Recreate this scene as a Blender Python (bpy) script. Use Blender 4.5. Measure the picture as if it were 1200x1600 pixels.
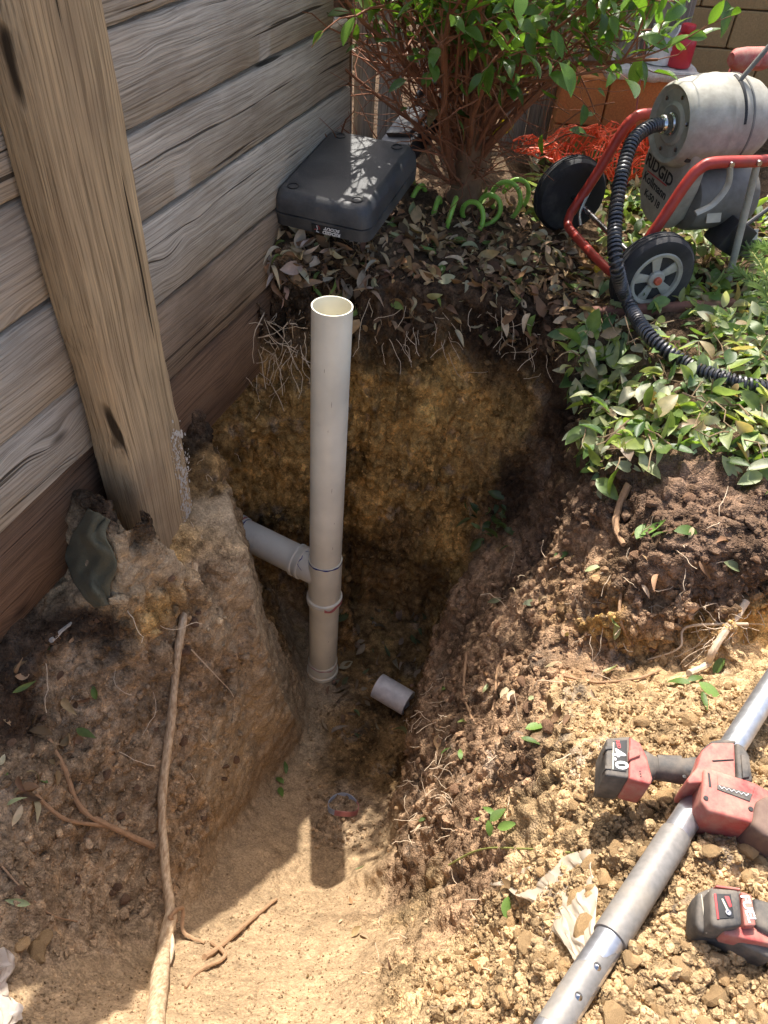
import bpy, bmesh, math, random
import numpy as np
from mathutils import Vector, Matrix, Quaternion
from mathutils.geometry import delaunay_2d_cdt

random.seed(7); rng = np.random.default_rng(7)
for o in list(bpy.data.objects): bpy.data.objects.remove(o)
scene = bpy.context.scene
col = scene.collection

# ------------------------------------------------------------------ camera
F = 1200.0; PITCH = math.radians(45); ROLL = math.radians(4); H = 1.2      # focal length in photo pixels (1200x1600)
_fw = np.array([0, math.cos(PITCH), -math.sin(PITCH)]); _up0 = np.array([0, math.sin(PITCH), math.cos(PITCH)]); _rt0 = np.array([1., 0, 0])
_R = _rt0*math.cos(ROLL)+_up0*math.sin(ROLL); _U = -_rt0*math.sin(ROLL)+_up0*math.cos(ROLL); _C = np.array([0, 0, H])
cam_d = bpy.data.cameras.new('camera'); cam = bpy.data.objects.new('camera', cam_d); col.objects.link(cam)
cam_d.sensor_fit = 'VERTICAL'; cam_d.sensor_height = 24; cam_d.lens = 24*F/1600; cam_d.clip_start = .02; cam_d.clip_end = 500
m = Matrix.Identity(4)
for i in range(3): m[i][0] = _R[i]; m[i][1] = _U[i]; m[i][2] = -_fw[i]; m[i][3] = _C[i]
cam.matrix_world = m
scene.camera = cam

# ------------------------------------------------------------------ light
SUN = Vector((-.081, .933, 1.458)).normalized()          # towards the sun: ahead of the camera, high
elev = math.asin(SUN.z); azim = math.atan2(SUN.x, SUN.y)
w = bpy.data.worlds.new('World'); scene.world = w; w.use_nodes = True
nt = w.node_tree; bg = nt.nodes['Background']
sk = nt.nodes.new('ShaderNodeTexSky'); sk.sky_type = 'NISHITA'; sk.sun_disc = False
sk.sun_elevation = elev; sk.sun_rotation = azim; sk.air_density = .8; sk.dust_density = 4.0; sk.ozone_density = .4
nt.links.new(sk.outputs[0], bg.inputs[0]); bg.inputs[1].default_value = .15
sl = bpy.data.lights.new('sun', 'SUN'); sl.energy = 3.4; sl.angle = math.radians(.55); sl.color = (1, .95, .87)
so = bpy.data.objects.new('sun', sl); col.objects.link(so)
so.rotation_euler = (-SUN).to_track_quat('-Z', 'Y').to_euler()
vs = scene.view_settings; vs.view_transform = 'Standard'; vs.look = 'None'; vs.gamma = 1; vs.use_curve_mapping = False; vs.exposure = 1.15
cy = scene.cycles; cy.use_adaptive_sampling = True; cy.adaptive_threshold = .018; cy.adaptive_min_samples = 16; cy.time_limit = 420
cy.max_bounces = 6; cy.diffuse_bounces = 3; cy.glossy_bounces = 2; cy.transmission_bounces = 3; cy.transparent_max_bounces = 6; cy.caustics_reflective = False; cy.caustics_refractive = False; cy.use_denoising = True

# ------------------------------------------------------------------ helpers
def _ray(px, py): return _fw+_R*(px-600)/F+_U*(800-py)/F
def at(px, py, z):                      # where the sight line through a photo point meets height z
    d = _ray(px, py); return Vector(_C+d*((z-H)/d[2]))
def aty(px, py, Y):
    d = _ray(px, py); return Vector(_C+d*(Y/d[1]))
def atd(px, py, depth): return Vector(_C+_ray(px, py)*depth)

def tag(o, label=None, cat=None, group=None, kind=None):
    if label: o['label'] = label
    if cat: o['category'] = cat
    if group: o['group'] = group
    if kind: o['kind'] = kind
    return o
def empty(name, loc=(0, 0, 0), label=None, cat=None, group=None):
    o = bpy.data.objects.new(name, None); col.objects.link(o); o.location = loc; o.empty_display_size = .05
    return tag(o, label, cat, group)
def link(name, me, mat=None, parent=None):
    o = bpy.data.objects.new(name, me); col.objects.link(o)
    if mat and not me.materials: me.materials.append(mat)
    if parent:
        o.parent = parent
        o.matrix_parent_inverse = Matrix.Translation(parent.location).inverted() if parent.rotation_euler.to_quaternion().angle < 1e-6 else parent.matrix_basis.inverted()
    return o
def mesh_np(name, V, Fc, smooth=False):
    V = np.asarray(V, dtype=np.float32); Fc = np.asarray(Fc, dtype=np.int32); k = Fc.shape[1]
    me = bpy.data.meshes.new(name); me.vertices.add(len(V)); me.vertices.foreach_set('co', V.ravel())
    me.loops.add(Fc.size); me.loops.foreach_set('vertex_index', Fc.ravel())
    me.polygons.add(len(Fc)); me.polygons.foreach_set('loop_start', np.arange(0, Fc.size, k, dtype=np.int32))
    me.polygons.foreach_set('use_smooth', np.full(len(Fc), smooth)); me.update(calc_edges=True)
    return me
def colattr(me, cols, name='Col', alpha=None):
    a = me.color_attributes.new(name, 'FLOAT_COLOR', 'POINT')
    c = np.ones((len(me.vertices), 4), np.float32); c[:, :3] = cols; c[:, 3] = 1 if alpha is None else alpha; a.data.foreach_set('color', c.ravel())

class MB:
    def __init__(s): s.v = []; s.f = []
    def add(s, v, f):
        b = len(s.v); s.v += [tuple(p) for p in v]; s.f += [tuple(i+b for i in q) for q in f]; return s
    def tube(s, pts, r, n=8, caps=True, flat=1.0):
        P = [Vector(p) for p in pts]; k = len(P)
        rr = [r]*k if not hasattr(r, '__len__') else r
        t = (P[1]-P[0]).normalized(); nrm = t.orthogonal().normalized(); V = []; Fc = []
        for i in range(k):
            t2 = (P[min(i+1, k-1)]-P[max(i-1, 0)])
            t2 = t2.normalized() if t2.length > 1e-9 else t
            nrm = t.rotation_difference(t2) @ nrm; t = t2; nrm = (nrm-t*nrm.dot(t)).normalized(); b = t.cross(nrm)
            for j in range(n):
                a = 2*math.pi*j/n; V.append(P[i]+nrm*(math.cos(a)*rr[i])+b*(math.sin(a)*rr[i]*flat))
        for i in range(k-1):
            for j in range(n):
                Fc.append((i*n+j, i*n+(j+1) % n, (i+1)*n+(j+1) % n, (i+1)*n+j))
        if caps: Fc.append(tuple(range(n-1, -1, -1))); Fc.append(tuple((k-1)*n+j for j in range(n)))
        return s.add(V, Fc)
    def lathe(s, prof, o, axis, n=32, closed=False, caps=True):
        o = Vector(o); ax = Vector(axis).normalized(); u = ax.orthogonal().normalized(); vv = ax.cross(u); V = []; Fc = []
        for (r, h) in prof:
            for j in range(n):
                a = 2*math.pi*j/n; V.append(o+ax*h+(u*math.cos(a)+vv*math.sin(a))*r)
        k = len(prof)
        for i in range(k if closed else k-1):
            i2 = (i+1) % k
            for j in range(n): Fc.append((i*n+j, i*n+(j+1) % n, i2*n+(j+1) % n, i2*n+j))
        if not closed and caps:
            if prof[0][0] > 1e-5: Fc.append(tuple(range(n-1, -1, -1)))
            if prof[-1][0] > 1e-5: Fc.append(tuple((k-1)*n+j for j in range(n)))
        return s.add(V, Fc)
    def box(s, c, size, R=None):
        c = Vector(c); R = R or Matrix.Identity(3); hx, hy, hz = [q/2 for q in size]
        V = [c+R @ Vector((x, y, z)) for x in (-hx, hx) for y in (-hy, hy) for z in (-hz, hz)]
        return s.add(V, [(0, 1, 3, 2), (4, 6, 7, 5), (0, 4, 5, 1), (2, 3, 7, 6), (0, 2, 6, 4), (1, 5, 7, 3)])
    def prism(s, base, off):
        n = len(base); V = [Vector(p) for p in base]+[Vector(p)+Vector(off) for p in base]
        return s.add(V, [tuple(range(n-1, -1, -1)), tuple(range(n, 2*n))]+[(i, (i+1) % n, n+(i+1) % n, n+i) for i in range(n)])
    def loft(s, rings, caps=True):
        n = len(rings[0]); V = [p for r in rings for p in r]; Fc = []
        for i in range(len(rings)-1):
            for j in range(n): Fc.append((i*n+j, i*n+(j+1) % n, (i+1)*n+(j+1) % n, (i+1)*n+j))
        if caps: Fc.append(tuple(range(n-1, -1, -1))); Fc.append(tuple((len(rings)-1)*n+j for j in range(n)))
        return s.add(V, Fc)
    def build(s, name, mat, parent=None, smooth=True, bevel=0, seg=2, ang=30):
        me = bpy.data.meshes.new(name); me.from_pydata(s.v, [], s.f)
        bm = bmesh.new(); bm.from_mesh(me); bmesh.ops.recalc_face_normals(bm, faces=bm.faces)
        if bevel:
            es = [e for e in bm.edges if len(e.link_faces) == 2 and e.calc_face_angle(0) > math.radians(ang)]
            bmesh.ops.bevel(bm, geom=es, offset=bevel, segments=seg, affect='EDGES', profile=.6, clamp_overlap=True)
        for f in bm.faces: f.smooth = smooth
        if smooth:
            for e in bm.edges:
                e.smooth = not (len(e.link_faces) == 2 and e.calc_face_angle(0) > math.radians(42))
        bm.to_mesh(me); bm.free()
        return link(name, me, mat, parent)

# numpy value noise
def _hash(ix, iy, iz, seed):
    h = (ix.astype(np.uint32)*np.uint32(374761393)+iy.astype(np.uint32)*np.uint32(668265263)+iz.astype(np.uint32)*np.uint32(2246822519)+np.uint32(seed*3266489917 & 0xffffffff))
    h = (h ^ (h >> np.uint32(13)))*np.uint32(1274126177); h ^= h >> np.uint32(16)
    return h.astype(np.float32)/np.float32(4294967295.0)
def vnoise(p, seed=0):
    i = np.floor(p).astype(np.int64); f = (p-i).astype(np.float32); u = f*f*f*(f*(f*6-15)+10); r = 0
    for dx in (0, 1):
        wx = u[:, 0] if dx else 1-u[:, 0]
        for dy in (0, 1):
            wy = u[:, 1] if dy else 1-u[:, 1]
            for dz in (0, 1):
                wz = u[:, 2] if dz else 1-u[:, 2]
                r = r+wx*wy*wz*_hash(i[:, 0]+dx, i[:, 1]+dy, i[:, 2]+dz, seed)
    return r*2-1
def fbm(p, f, octv=3, seed=0, gain=.5):
    r = 0; a = 1; t = 0
    for k in range(octv):
        r = r+a*vnoise(p*f*(2.03**k)+17.3*k, seed+k); t += a; a *= gain
    return r/t
def worley(p, f, seed=0):               # distance to the nearest cell point
    q = p*f; i = np.floor(q).astype(np.int64); best = np.full(len(p), 9., np.float32)
    for dx in (-1, 0, 1):
        for dy in (-1, 0, 1):
            for dz in (-1, 0, 1):
                a, b, c = i[:, 0]+dx, i[:, 1]+dy, i[:, 2]+dz
                d = (a+_hash(a, b, c, seed)-q[:, 0])**2+(b+_hash(a, b, c, seed+1)-q[:, 1])**2+(c+_hash(a, b, c, seed+2)-q[:, 2])**2
                best = np.minimum(best, d)
    return np.sqrt(best)

# ------------------------------------------------------------------ materials
def nodes(name):
    mt = bpy.data.materials.new(name); mt.use_nodes = True; n = mt.node_tree.nodes; b = n['Principled BSDF']
    return mt, mt.node_tree, b
def N(nt, kind, **kw):
    n = nt.nodes.new('ShaderNode'+kind)
    for k, v in kw.items():
        if k in n.inputs: n.inputs[k].default_value = v
        else: setattr(n, k, v)
    return n
def ramp(nt, stops):
    r = nt.nodes.new('ShaderNodeValToRGB'); e = r.color_ramp.elements
    while len(e) < len(stops): e.new(.5)
    for x, (p, c) in zip(e, stops): x.position = p; x.color = (*c, 1) if len(c) == 3 else c
    return r
def mixc(nt, fac, a, b, mode='MIX'):
    n = nt.nodes.new('ShaderNodeMix'); n.data_type = 'RGBA'; n.blend_type = mode
    for s, v in ((n.inputs[0], fac), (n.inputs[6], a), (n.inputs[7], b)):
        if hasattr(v, 'is_linked'): nt.links.new(v, s)
        else: s.default_value = v if not hasattr(v, '__len__') else (*v, 1) if len(v) == 3 else v
    return n.outputs[2]
def bump(nt, b, h, strength, dist, chain=None):
    n = nt.nodes.new('ShaderNodeBump'); n.inputs['Strength'].default_value = strength; n.inputs['Distance'].default_value = dist
    nt.links.new(h, n.inputs['Height'])
    if chain: nt.links.new(chain, n.inputs['Normal'])
    nt.links.new(n.outputs[0], b.inputs['Normal']); return n.outputs[0]

def mat_simple(name, c, rough=.5, metal=0, dirt=.0, dirtc=(.35, .26, .16), scale=40, bmp=.0, spec=.5, dscale=9):
    mt, t, b = nodes(name); b.inputs['Roughness'].default_value = rough; b.inputs['Metallic'].default_value = metal
    b.inputs['Specular IOR Level'].default_value = spec
    tc = N(t, 'TexCoord'); n1 = N(t, 'TexNoise', Scale=scale, Detail=5.); t.links.new(tc.outputs['Object'], n1.inputs['Vector'])
    n2 = N(t, 'TexNoise', Scale=dscale, Detail=8., Roughness=.7); t.links.new(tc.outputs['Object'], n2.inputs['Vector'])
    r1 = ramp(t, [(.3, tuple(x*.82 for x in c)), (.7, tuple(min(1, x*1.12) for x in c))]); t.links.new(n1.outputs[0], r1.inputs[0])
    out = r1.outputs[0]
    if dirt:
        r2 = ramp(t, [(.62-dirt*.35, (0, 0, 0)), (.78-dirt*.2, (1, 1, 1))]); t.links.new(n2.outputs[0], r2.inputs[0])
        ml = N(t, 'Math', operation='MULTIPLY'); ml.inputs[1].default_value = min(.9, .35+dirt*.6); t.links.new(r2.outputs[0], ml.inputs[0])
        out = mixc(t, ml.outputs[0], out, dirtc)
        rr = N(t, 'MapRange'); rr.inputs[3].default_value = rough; rr.inputs[4].default_value = .9; t.links.new(ml.outputs[0], rr.inputs[0]); t.links.new(rr.outputs[0], b.inputs['Roughness'])
    t.links.new(out, b.inputs['Base Color'])
    if bmp: bump(t, b, n1.outputs[0], bmp, .002)
    return mt

def mat_soil(name, attr=True, c=(.4, .28, .16), spread=.35, bscale=1.0):
    mt, t, b = nodes(name); b.inputs['Roughness'].default_value = .96; b.inputs['Specular IOR Level'].default_value = .12
    g = N(t, 'TexCoord'); P = g.outputs['Object']
    if attr: a = N(t, 'Attribute', attribute_name='Col'); base = a.outputs['Color']
    else:
        oi = N(t, 'ObjectInfo'); r0 = ramp(t, [(0, tuple(x*.7 for x in c)), (.5, c), (1, (c[0]*1.25, c[1]*1.22, c[2]*1.2))]); t.links.new(oi.outputs['Random'], r0.inputs[0]); base = r0.outputs[0]
    n1 = N(t, 'TexNoise', Scale=26., Detail=5., Roughness=.72); t.links.new(P, n1.inputs['Vector'])
    n2 = N(t, 'TexNoise', Scale=170., Detail=3., Roughness=.75); t.links.new(P, n2.inputs['Vector'])
    n3 = N(t, 'TexVoronoi', Scale=210.); t.links.new(P, n3.inputs['Vector'])
    r1 = ramp(t, [(.38, (.62, .6, .58)), (.47, (.95, .94, .93)), (.55, (1.05, 1.05, 1.05)), (.63, (1.38, 1.34, 1.28))]); t.links.new(n1.outputs[0], r1.inputs[0])
    r2 = ramp(t, [(.3, (.66, .64, .62)), (.52, (1, 1, 1)), (.72, (1.28, 1.25, 1.2))]); t.links.new(n2.outputs[0], r2.inputs[0])
    sp = N(t, 'SeparateColor'); t.links.new(n3.outputs['Color'], sp.inputs[0])
    mr = N(t, 'MapRange'); mr.inputs[3].default_value = .84; mr.inputs[4].default_value = 1.16; t.links.new(sp.outputs[0], mr.inputs[0])
    hs = N(t, 'HueSaturation'); t.links.new(mr.outputs[0], hs.inputs['Value'])
    if attr:
        al = N(t, 'MapRange'); al.inputs[1].default_value = .2; al.inputs[2].default_value = .7; al.inputs[3].default_value = .3; al.inputs[4].default_value = 1.; t.links.new(a.outputs['Alpha'], al.inputs[0]); k1 = al.outputs[0]
    else: k1 = 1.
    if attr:
        mp = N(t, 'Mapping'); mp.inputs['Scale'].default_value = (1, 1, .6); t.links.new(P, mp.inputs[0])
        wv = N(t, 'TexNoise', Scale=60., Detail=2.); t.links.new(P, wv.inputs['Vector']); wa = N(t, 'VectorMath', operation='MULTIPLY_ADD'); wa.inputs[1].default_value = (.02, .02, .02); t.links.new(wv.outputs['Color'], wa.inputs[0]); t.links.new(mp.outputs[0], wa.inputs[2])
        v1 = N(t, 'TexVoronoi', Scale=62.); t.links.new(wa.outputs[0], v1.inputs['Vector']); s1_ = N(t, 'SeparateColor'); t.links.new(v1.outputs['Color'], s1_.inputs[0])
        rv = ramp(t, [(.0, (.66, .64, .62)), (.35, (.92, .91, .9)), (.75, (1.06, 1.06, 1.06)), (1., (1.42, 1.39, 1.34))]); t.links.new(s1_.outputs[0], rv.inputs[0])
        rd = ramp(t, [(.5, (1, 1, 1)), (.85, (.68, .66, .64))]); t.links.new(v1.outputs['Distance'], rd.inputs[0])
        pm = N(t, 'TexNoise', Scale=7., Detail=2.); t.links.new(P, pm.inputs['Vector']); pr = ramp(t, [(.4, (.15, .15, .15)), (.58, (1, 1, 1))]); t.links.new(pm.outputs[0], pr.inputs[0]); kp = N(t, 'Math', operation='MULTIPLY'); t.links.new(pr.outputs[0], kp.inputs[0]); t.links.new(k1, kp.inputs[1])
        base = mixc(t, kp.outputs[0], base, mixc(t, 1., mixc(t, 1., base, rv.outputs[0], 'MULTIPLY'), rd.outputs[0], 'MULTIPLY'))
    o1 = mixc(t, k1, base, mixc(t, 1., base, r1.outputs[0], 'MULTIPLY')); o2 = mixc(t, 1., o1, r2.outputs[0], 'MULTIPLY'); t.links.new(o2, hs.inputs['Color']); t.links.new(hs.outputs[0], b.inputs['Base Color'])
    ad = N(t, 'Math', operation='SUBTRACT'); t.links.new(n2.outputs[0], ad.inputs[0]); t.links.new(n3.outputs[0], ad.inputs[1])
    if attr:
        m1 = N(t, 'Math', operation='MULTIPLY_ADD'); m1.inputs[1].default_value = 2.2; t.links.new(n1.outputs[0], m1.inputs[0]); t.links.new(ad.outputs[0], m1.inputs[2]); h = m1.outputs[0]
        m2 = N(t, 'Math', operation='MULTIPLY'); t.links.new(h, m2.inputs[0]); t.links.new(k1, m2.inputs[1]); h = m2.outputs[0]
    else: h = ad.outputs[0]
    bump(t, b, h, .75*bscale, .005)
    return mt

def mat_wood(name, dark, mid, light, crack=.5, stain=None, knots=1.):
    """weathered sawn timber: fine grain along local x that bends round knots, checks and stains"""
    mt, t, b = nodes(name); b.inputs['Roughness'].default_value = .88; b.inputs['Specular IOR Level'].default_value = .15
    tc = N(t, 'TexCoord'); oi = N(t, 'ObjectInfo'); L = t.links.new
    off = N(t, 'VectorMath', operation='SCALE'); off.inputs[0].default_value = (13.1, 7.7, 5.3); L(oi.outputs['Random'], off.inputs['Scale'])
    ad = N(t, 'VectorMath', operation='ADD'); L(tc.outputs['Object'], ad.inputs[0]); L(off.outputs[0], ad.inputs[1]); P = ad.outputs[0]
    def mapped(sc, v):
        m_ = N(t, 'Mapping'); m_.inputs['Scale'].default_value = sc; L(v, m_.inputs['Vector']); return m_.outputs[0]
    vo = N(t, 'TexVoronoi', Scale=1.); L(mapped((2.6, .5, 6.5), P), vo.inputs['Vector'])            # knots
    kd = N(t, 'MapRange', interpolation_type='SMOOTHSTEP'); kd.inputs[1].default_value = .3; kd.inputs[2].default_value = .0; kd.inputs[3].default_value = 0; kd.inputs[4].default_value = .022*knots; L(vo.outputs['Distance'], kd.inputs[0])
    wn = N(t, 'TexNoise', Scale=1., Detail=2.); L(mapped((2.2, 1., 5.), P), wn.inputs['Vector'])
    w1 = N(t, 'Math', operation='MULTIPLY_ADD'); w1.inputs[1].default_value = .028; L(wn.outputs[0], w1.inputs[0]); L(kd.outputs[0], w1.inputs[2])
    cb = N(t, 'CombineXYZ'); L(w1.outputs[0], cb.inputs[2]); wp = N(t, 'VectorMath', operation='ADD'); L(P, wp.inputs[0]); L(cb.outputs[0], wp.inputs[1]); W = wp.outputs[0]
    g1 = N(t, 'TexNoise', Scale=1., Detail=4., Roughness=.6); L(mapped((1.8, 110, 110), W), g1.inputs['Vector'])
    g2 = N(t, 'TexNoise', Scale=1., Detail=3., Roughness=.6); L(mapped((4., 250, 260), W), g2.inputs['Vector'])
    ck = N(t, 'TexNoise', Scale=1., Detail=2.); L(mapped((1.3, 6, 62), W), ck.inputs['Vector'])
    bl = N(t, 'TexNoise', Scale=1., Detail=5., Roughness=.6); L(mapped((4, 4, 7), P), bl.inputs['Vector'])
    r0 = ramp(t, [(.28, tuple(p*.6+q*.4 for p, q in zip(mid, light))), (.5, tuple(p*.3+q*.7 for p, q in zip(mid, light))), (.7, light)]); L(g1.outputs[0], r0.inputs[0])
    r1 = ramp(t, [(.34, (.52, .5, .47)), (.5, (.98, .98, .98)), (.66, (1.2, 1.18, 1.15))]); L(g2.outputs[0], r1.inputs[0])
    o = mixc(t, 1., r0.outputs[0], r1.outputs[0], 'MULTIPLY')
    r2 = ramp(t, [(.44, (0, 0, 0)), (.7, (1, 1, 1))]); L(bl.outputs[0], r2.inputs[0]); mm = N(t, 'Math', operation='MULTIPLY'); mm.inputs[1].default_value = .55; L(r2.outputs[0], mm.inputs[0])
    o = mixc(t, mm.outputs[0], o, stain or dark)
    kk = N(t, 'MapRange'); kk.inputs[1].default_value = .1; kk.inputs[2].default_value = .03; kk.inputs[3].default_value = 0; kk.inputs[4].default_value = .75*min(1, knots); L(vo.outputs['Distance'], kk.inputs[0]); o = mixc(t, kk.outputs[0], o, tuple(x*.5 for x in dark))
    r3 = ramp(t, [(.315, (1, 1, 1)), (.345, (0, 0, 0))]); L(ck.outputs[0], r3.inputs[0]); mk = N(t, 'Math', operation='MULTIPLY'); mk.inputs[1].default_value = crack; L(r3.outputs[0], mk.inputs[0])
    o = mixc(t, mk.outputs[0], o, tuple(x*.2 for x in dark)); L(o, b.inputs['Base Color'])
    h1 = N(t, 'Math', operation='MULTIPLY_ADD'); h1.inputs[1].default_value = .5; L(g2.outputs[0], h1.inputs[0]); L(g1.outputs[0], h1.inputs[2])
    h2 = N(t, 'Math', operation='MULTIPLY_ADD'); h2.inputs[1].default_value = -1.6; L(mk.outputs[0], h2.inputs[0]); L(h1.outputs[0], h2.inputs[2]); bump(t, b, h2.outputs[0], .6, .005)
    return mt

def mat_leaf(name, attr=True, c=(.1, .2, .04), rough=.45, trans=.4):
    mt, t, b = nodes(name); b.inputs['Roughness'].default_value = rough; b.inputs['Specular IOR Level'].default_value = .5
    tc = N(t, 'TexCoord'); oi = N(t, 'ObjectInfo')
    if attr: a = N(t, 'Attribute', attribute_name='Col'); base = a.outputs['Color']
    else:
        hs0 = N(t, 'HueSaturation'); hs0.inputs['Color'].default_value = (*c, 1)
        mr = N(t, 'MapRange'); mr.inputs[3].default_value = .55; mr.inputs[4].default_value = 1.5; t.links.new(oi.outputs['Random'], mr.inputs[0]); t.links.new(mr.outputs[0], hs0.inputs['Value']); base = hs0.outputs[0]
    n = N(t, 'TexNoise', Scale=45., Detail=4.); t.links.new(tc.outputs['Object'], n.inputs['Vector'])
    r = ramp(t, [(.3, (.72, .75, .7)), (.7, (1.2, 1.15, 1.1))]); t.links.new(n.outputs[0], r.inputs[0])
    o = mixc(t, 1., base, r.outputs[0], 'MULTIPLY'); t.links.new(o, b.inputs['Base Color'])
    tr = N(t, 'BsdfTranslucent'); o2 = mixc(t, 1., o, (1.35, 1.45, .6), 'MULTIPLY'); t.links.new(o2, tr.inputs['Color'])
    mx = N(t, 'MixShader'); mx.inputs[0].default_value = trans; t.links.new(b.outputs[0], mx.inputs[1]); t.links.new(tr.outputs[0], mx.inputs[2])
    t.links.new(mx.outputs[0], t.nodes['Material Output'].inputs['Surface']); bump(t, b, n.outputs[0], .25, .002)
    return mt

M = {}
M['soil'] = mat_soil('soil'); M['clod'] = mat_soil('clod_soil', spread=.2, bscale=.8)
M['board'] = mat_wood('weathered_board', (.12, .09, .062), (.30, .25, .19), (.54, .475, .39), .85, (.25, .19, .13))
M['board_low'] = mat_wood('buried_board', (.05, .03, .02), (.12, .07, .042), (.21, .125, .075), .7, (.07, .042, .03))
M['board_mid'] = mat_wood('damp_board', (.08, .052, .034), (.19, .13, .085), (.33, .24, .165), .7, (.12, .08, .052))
M['post'] = mat_wood('post_wood', (.14, .09, .052), (.30, .205, .115), (.54, .39, .225), .95, (.27, .185, .11), 0.)
M['paling'] = mat_wood('paling_wood', (.10, .08, .06), (.22, .18, .14), (.34, .29, .23), .5)
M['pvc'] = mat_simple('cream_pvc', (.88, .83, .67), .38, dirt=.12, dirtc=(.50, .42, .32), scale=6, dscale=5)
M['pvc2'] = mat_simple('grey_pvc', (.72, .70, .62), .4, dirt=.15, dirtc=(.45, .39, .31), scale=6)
M['blue'] = mat_simple('blue_cement', (.012, .025, .2), .5); M['pink'] = mat_simple('pink_primer', (.55, .17, .17), .5)
M['black_case'] = mat_simple('black_plastic', (.04, .042, .046), .45, dirt=.55, dirtc=(.12, .115, .105), scale=300, bmp=.3)
M['dark'] = mat_simple('dark_plastic', (.02, .02, .022), .5, dirt=.2, dirtc=(.09, .08, .065))
M['rubber'] = mat_simple('rubber', (.018, .018, .02), .75, dirt=.35, dirtc=(.11, .1, .085), bmp=.2)
M['hub'] = mat_simple('hub_plastic', (.42, .40, .33), .55, dirt=.3, dirtc=(.2, .17, .12))
M['drum'] = mat_simple('drum_plastic', (.44, .42, .345), .55, dirt=.6, dirtc=(.22, .2, .16), dscale=7)
M['motor'] = mat_simple('motor_grey', (.17, .165, .145), .6, dirt=.4, dirtc=(.12, .1, .07))
M['redtube'] = mat_simple('red_paint', (.42, .045, .03), .4, dirt=.2, dirtc=(.25, .1, .06))
M['steel'] = mat_simple('steel', (.45, .45, .46), .25, 1.0, dirt=.1)
M['spring'] = mat_simple('spring_steel', (.10, .10, .105), .42, .7, dirt=.2, dirtc=(.12, .1, .08))
M['alu'] = mat_simple('aluminium', (.62, .63, .65), .34, .85, dirt=.25, dirtc=(.45, .4, .33), scale=90)
M['greytube'] = mat_simple('grey_sleeve', (.24, .225, .205), .5, .2, dirt=.35, dirtc=(.36, .3, .22), scale=120)
M['toolred'] = mat_simple('tool_red', (.42, .035, .035), .5, dirt=.8, dirtc=(.45, .27, .2), dscale=22)
M['toolblack'] = mat_simple('tool_black', (.035, .034, .033), .6, dirt=.8, dirtc=(.2, .17, .135), dscale=26, bmp=.3)
M['white'] = mat_simple('white_print', (.75, .74, .72), .5); M['printred'] = mat_simple('red_print', (.5, .05, .05), .5)
M['print'] = mat_simple('black_print', (.015, .015, .015), .6); M['label'] = mat_simple('label_paper', (.5, .46, .36), .6)
M['bottle'] = mat_simple('red_bottle', (.55, .03, .045), .38, scale=10); M['whiteplastic'] = mat_simple('white_plastic', (.75, .74, .7), .45)
M['net'] = mat_simple('orange_net', (.9, .12, .03), .5); M['hose'] = mat_simple('green_hose', (.30, .55, .08), .35)
M['yellow'] = mat_simple('yellow_plastic', (.75, .5, .04), .4); M['cord'] = mat_simple('red_cord', (.4, .12, .1), .6)
M['cable'] = mat_simple('black_cable', (.03, .03, .032), .5)
M['bark'] = mat_simple('red_bark', (.25, .095, .042), .8, dirt=.3, dirtc=(.26, .14, .07), scale=60, bmp=.8)
M['trunk'] = mat_simple('trunk_bark', (.19, .10, .05), .85, dirt=.4, dirtc=(.33, .22, .12), scale=45, bmp=1.)
M['root'] = mat_simple('root', (.38, .23, .125), .85, dirt=.2, dirtc=(.2, .11, .06), scale=80, bmp=.6)
def mat_root(name, c1, c2):
    mt, t, b = nodes(name); b.inputs['Roughness'].default_value = .85; tc = N(t, 'TexCoord'); mp = N(t, 'Mapping'); mp.inputs['Scale'].default_value = (150, 45, 45); t.links.new(tc.outputs['Object'], mp.inputs[0])
    n = N(t, 'TexNoise', Scale=1., Detail=5., Roughness=.65); t.links.new(mp.outputs[0], n.inputs['Vector']); r = ramp(t, [(.36, c1), (.5, tuple((a+b_)/2 for a, b_ in zip(c1, c2))), (.62, c2)]); t.links.new(n.outputs[0], r.inputs[0]); t.links.new(r.outputs[0], b.inputs['Base Color']); bump(t, b, n.outputs[0], .8, .004); return mt
M['striproot'] = mat_root('stripped_root', (.36, .23, .125), (.66, .50, .32))
M['paleroot'] = mat_simple('pale_root', (.62, .48, .33), .85, dirt=.1, scale=80, bmp=.5)
M['cloth'] = mat_simple('cloth', (.115, .105, .065), .95, dirt=.1, dirtc=(.2, .14, .075), scale=350, bmp=.6)
M['block'] = mat_simple('wall_block', (.40, .255, .11), .95, dirt=.3, dirtc=(.26, .155, .06), scale=130, bmp=.8, dscale=4)
M['pier'] = mat_simple('bounce_tinted_block', (.56, .21, .065), .95, dirt=.3, dirtc=(.40, .11, .03), scale=130, bmp=.8, dscale=5)  # orange light bounced off the netting is put into the block colour
M['cap'] = mat_simple('pier_cap', (.62, .57, .49), .95, scale=160, bmp=1.)
M['timber'] = mat_simple('red_timber', (.17, .075, .05), .85, dirt=.3)
M['leaf'] = mat_leaf('leaf'); M['leafpart'] = mat_leaf('shrub_leaf', attr=False, c=(.12, .22, .035), rough=.25, trans=.38)
M['dryleaf'] = mat_leaf('dry_leaf', rough=.8, trans=.12)
M['needle'] = mat_leaf('needle', attr=False, c=(.2, .3, .07), rough=.5, trans=.25)
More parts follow.
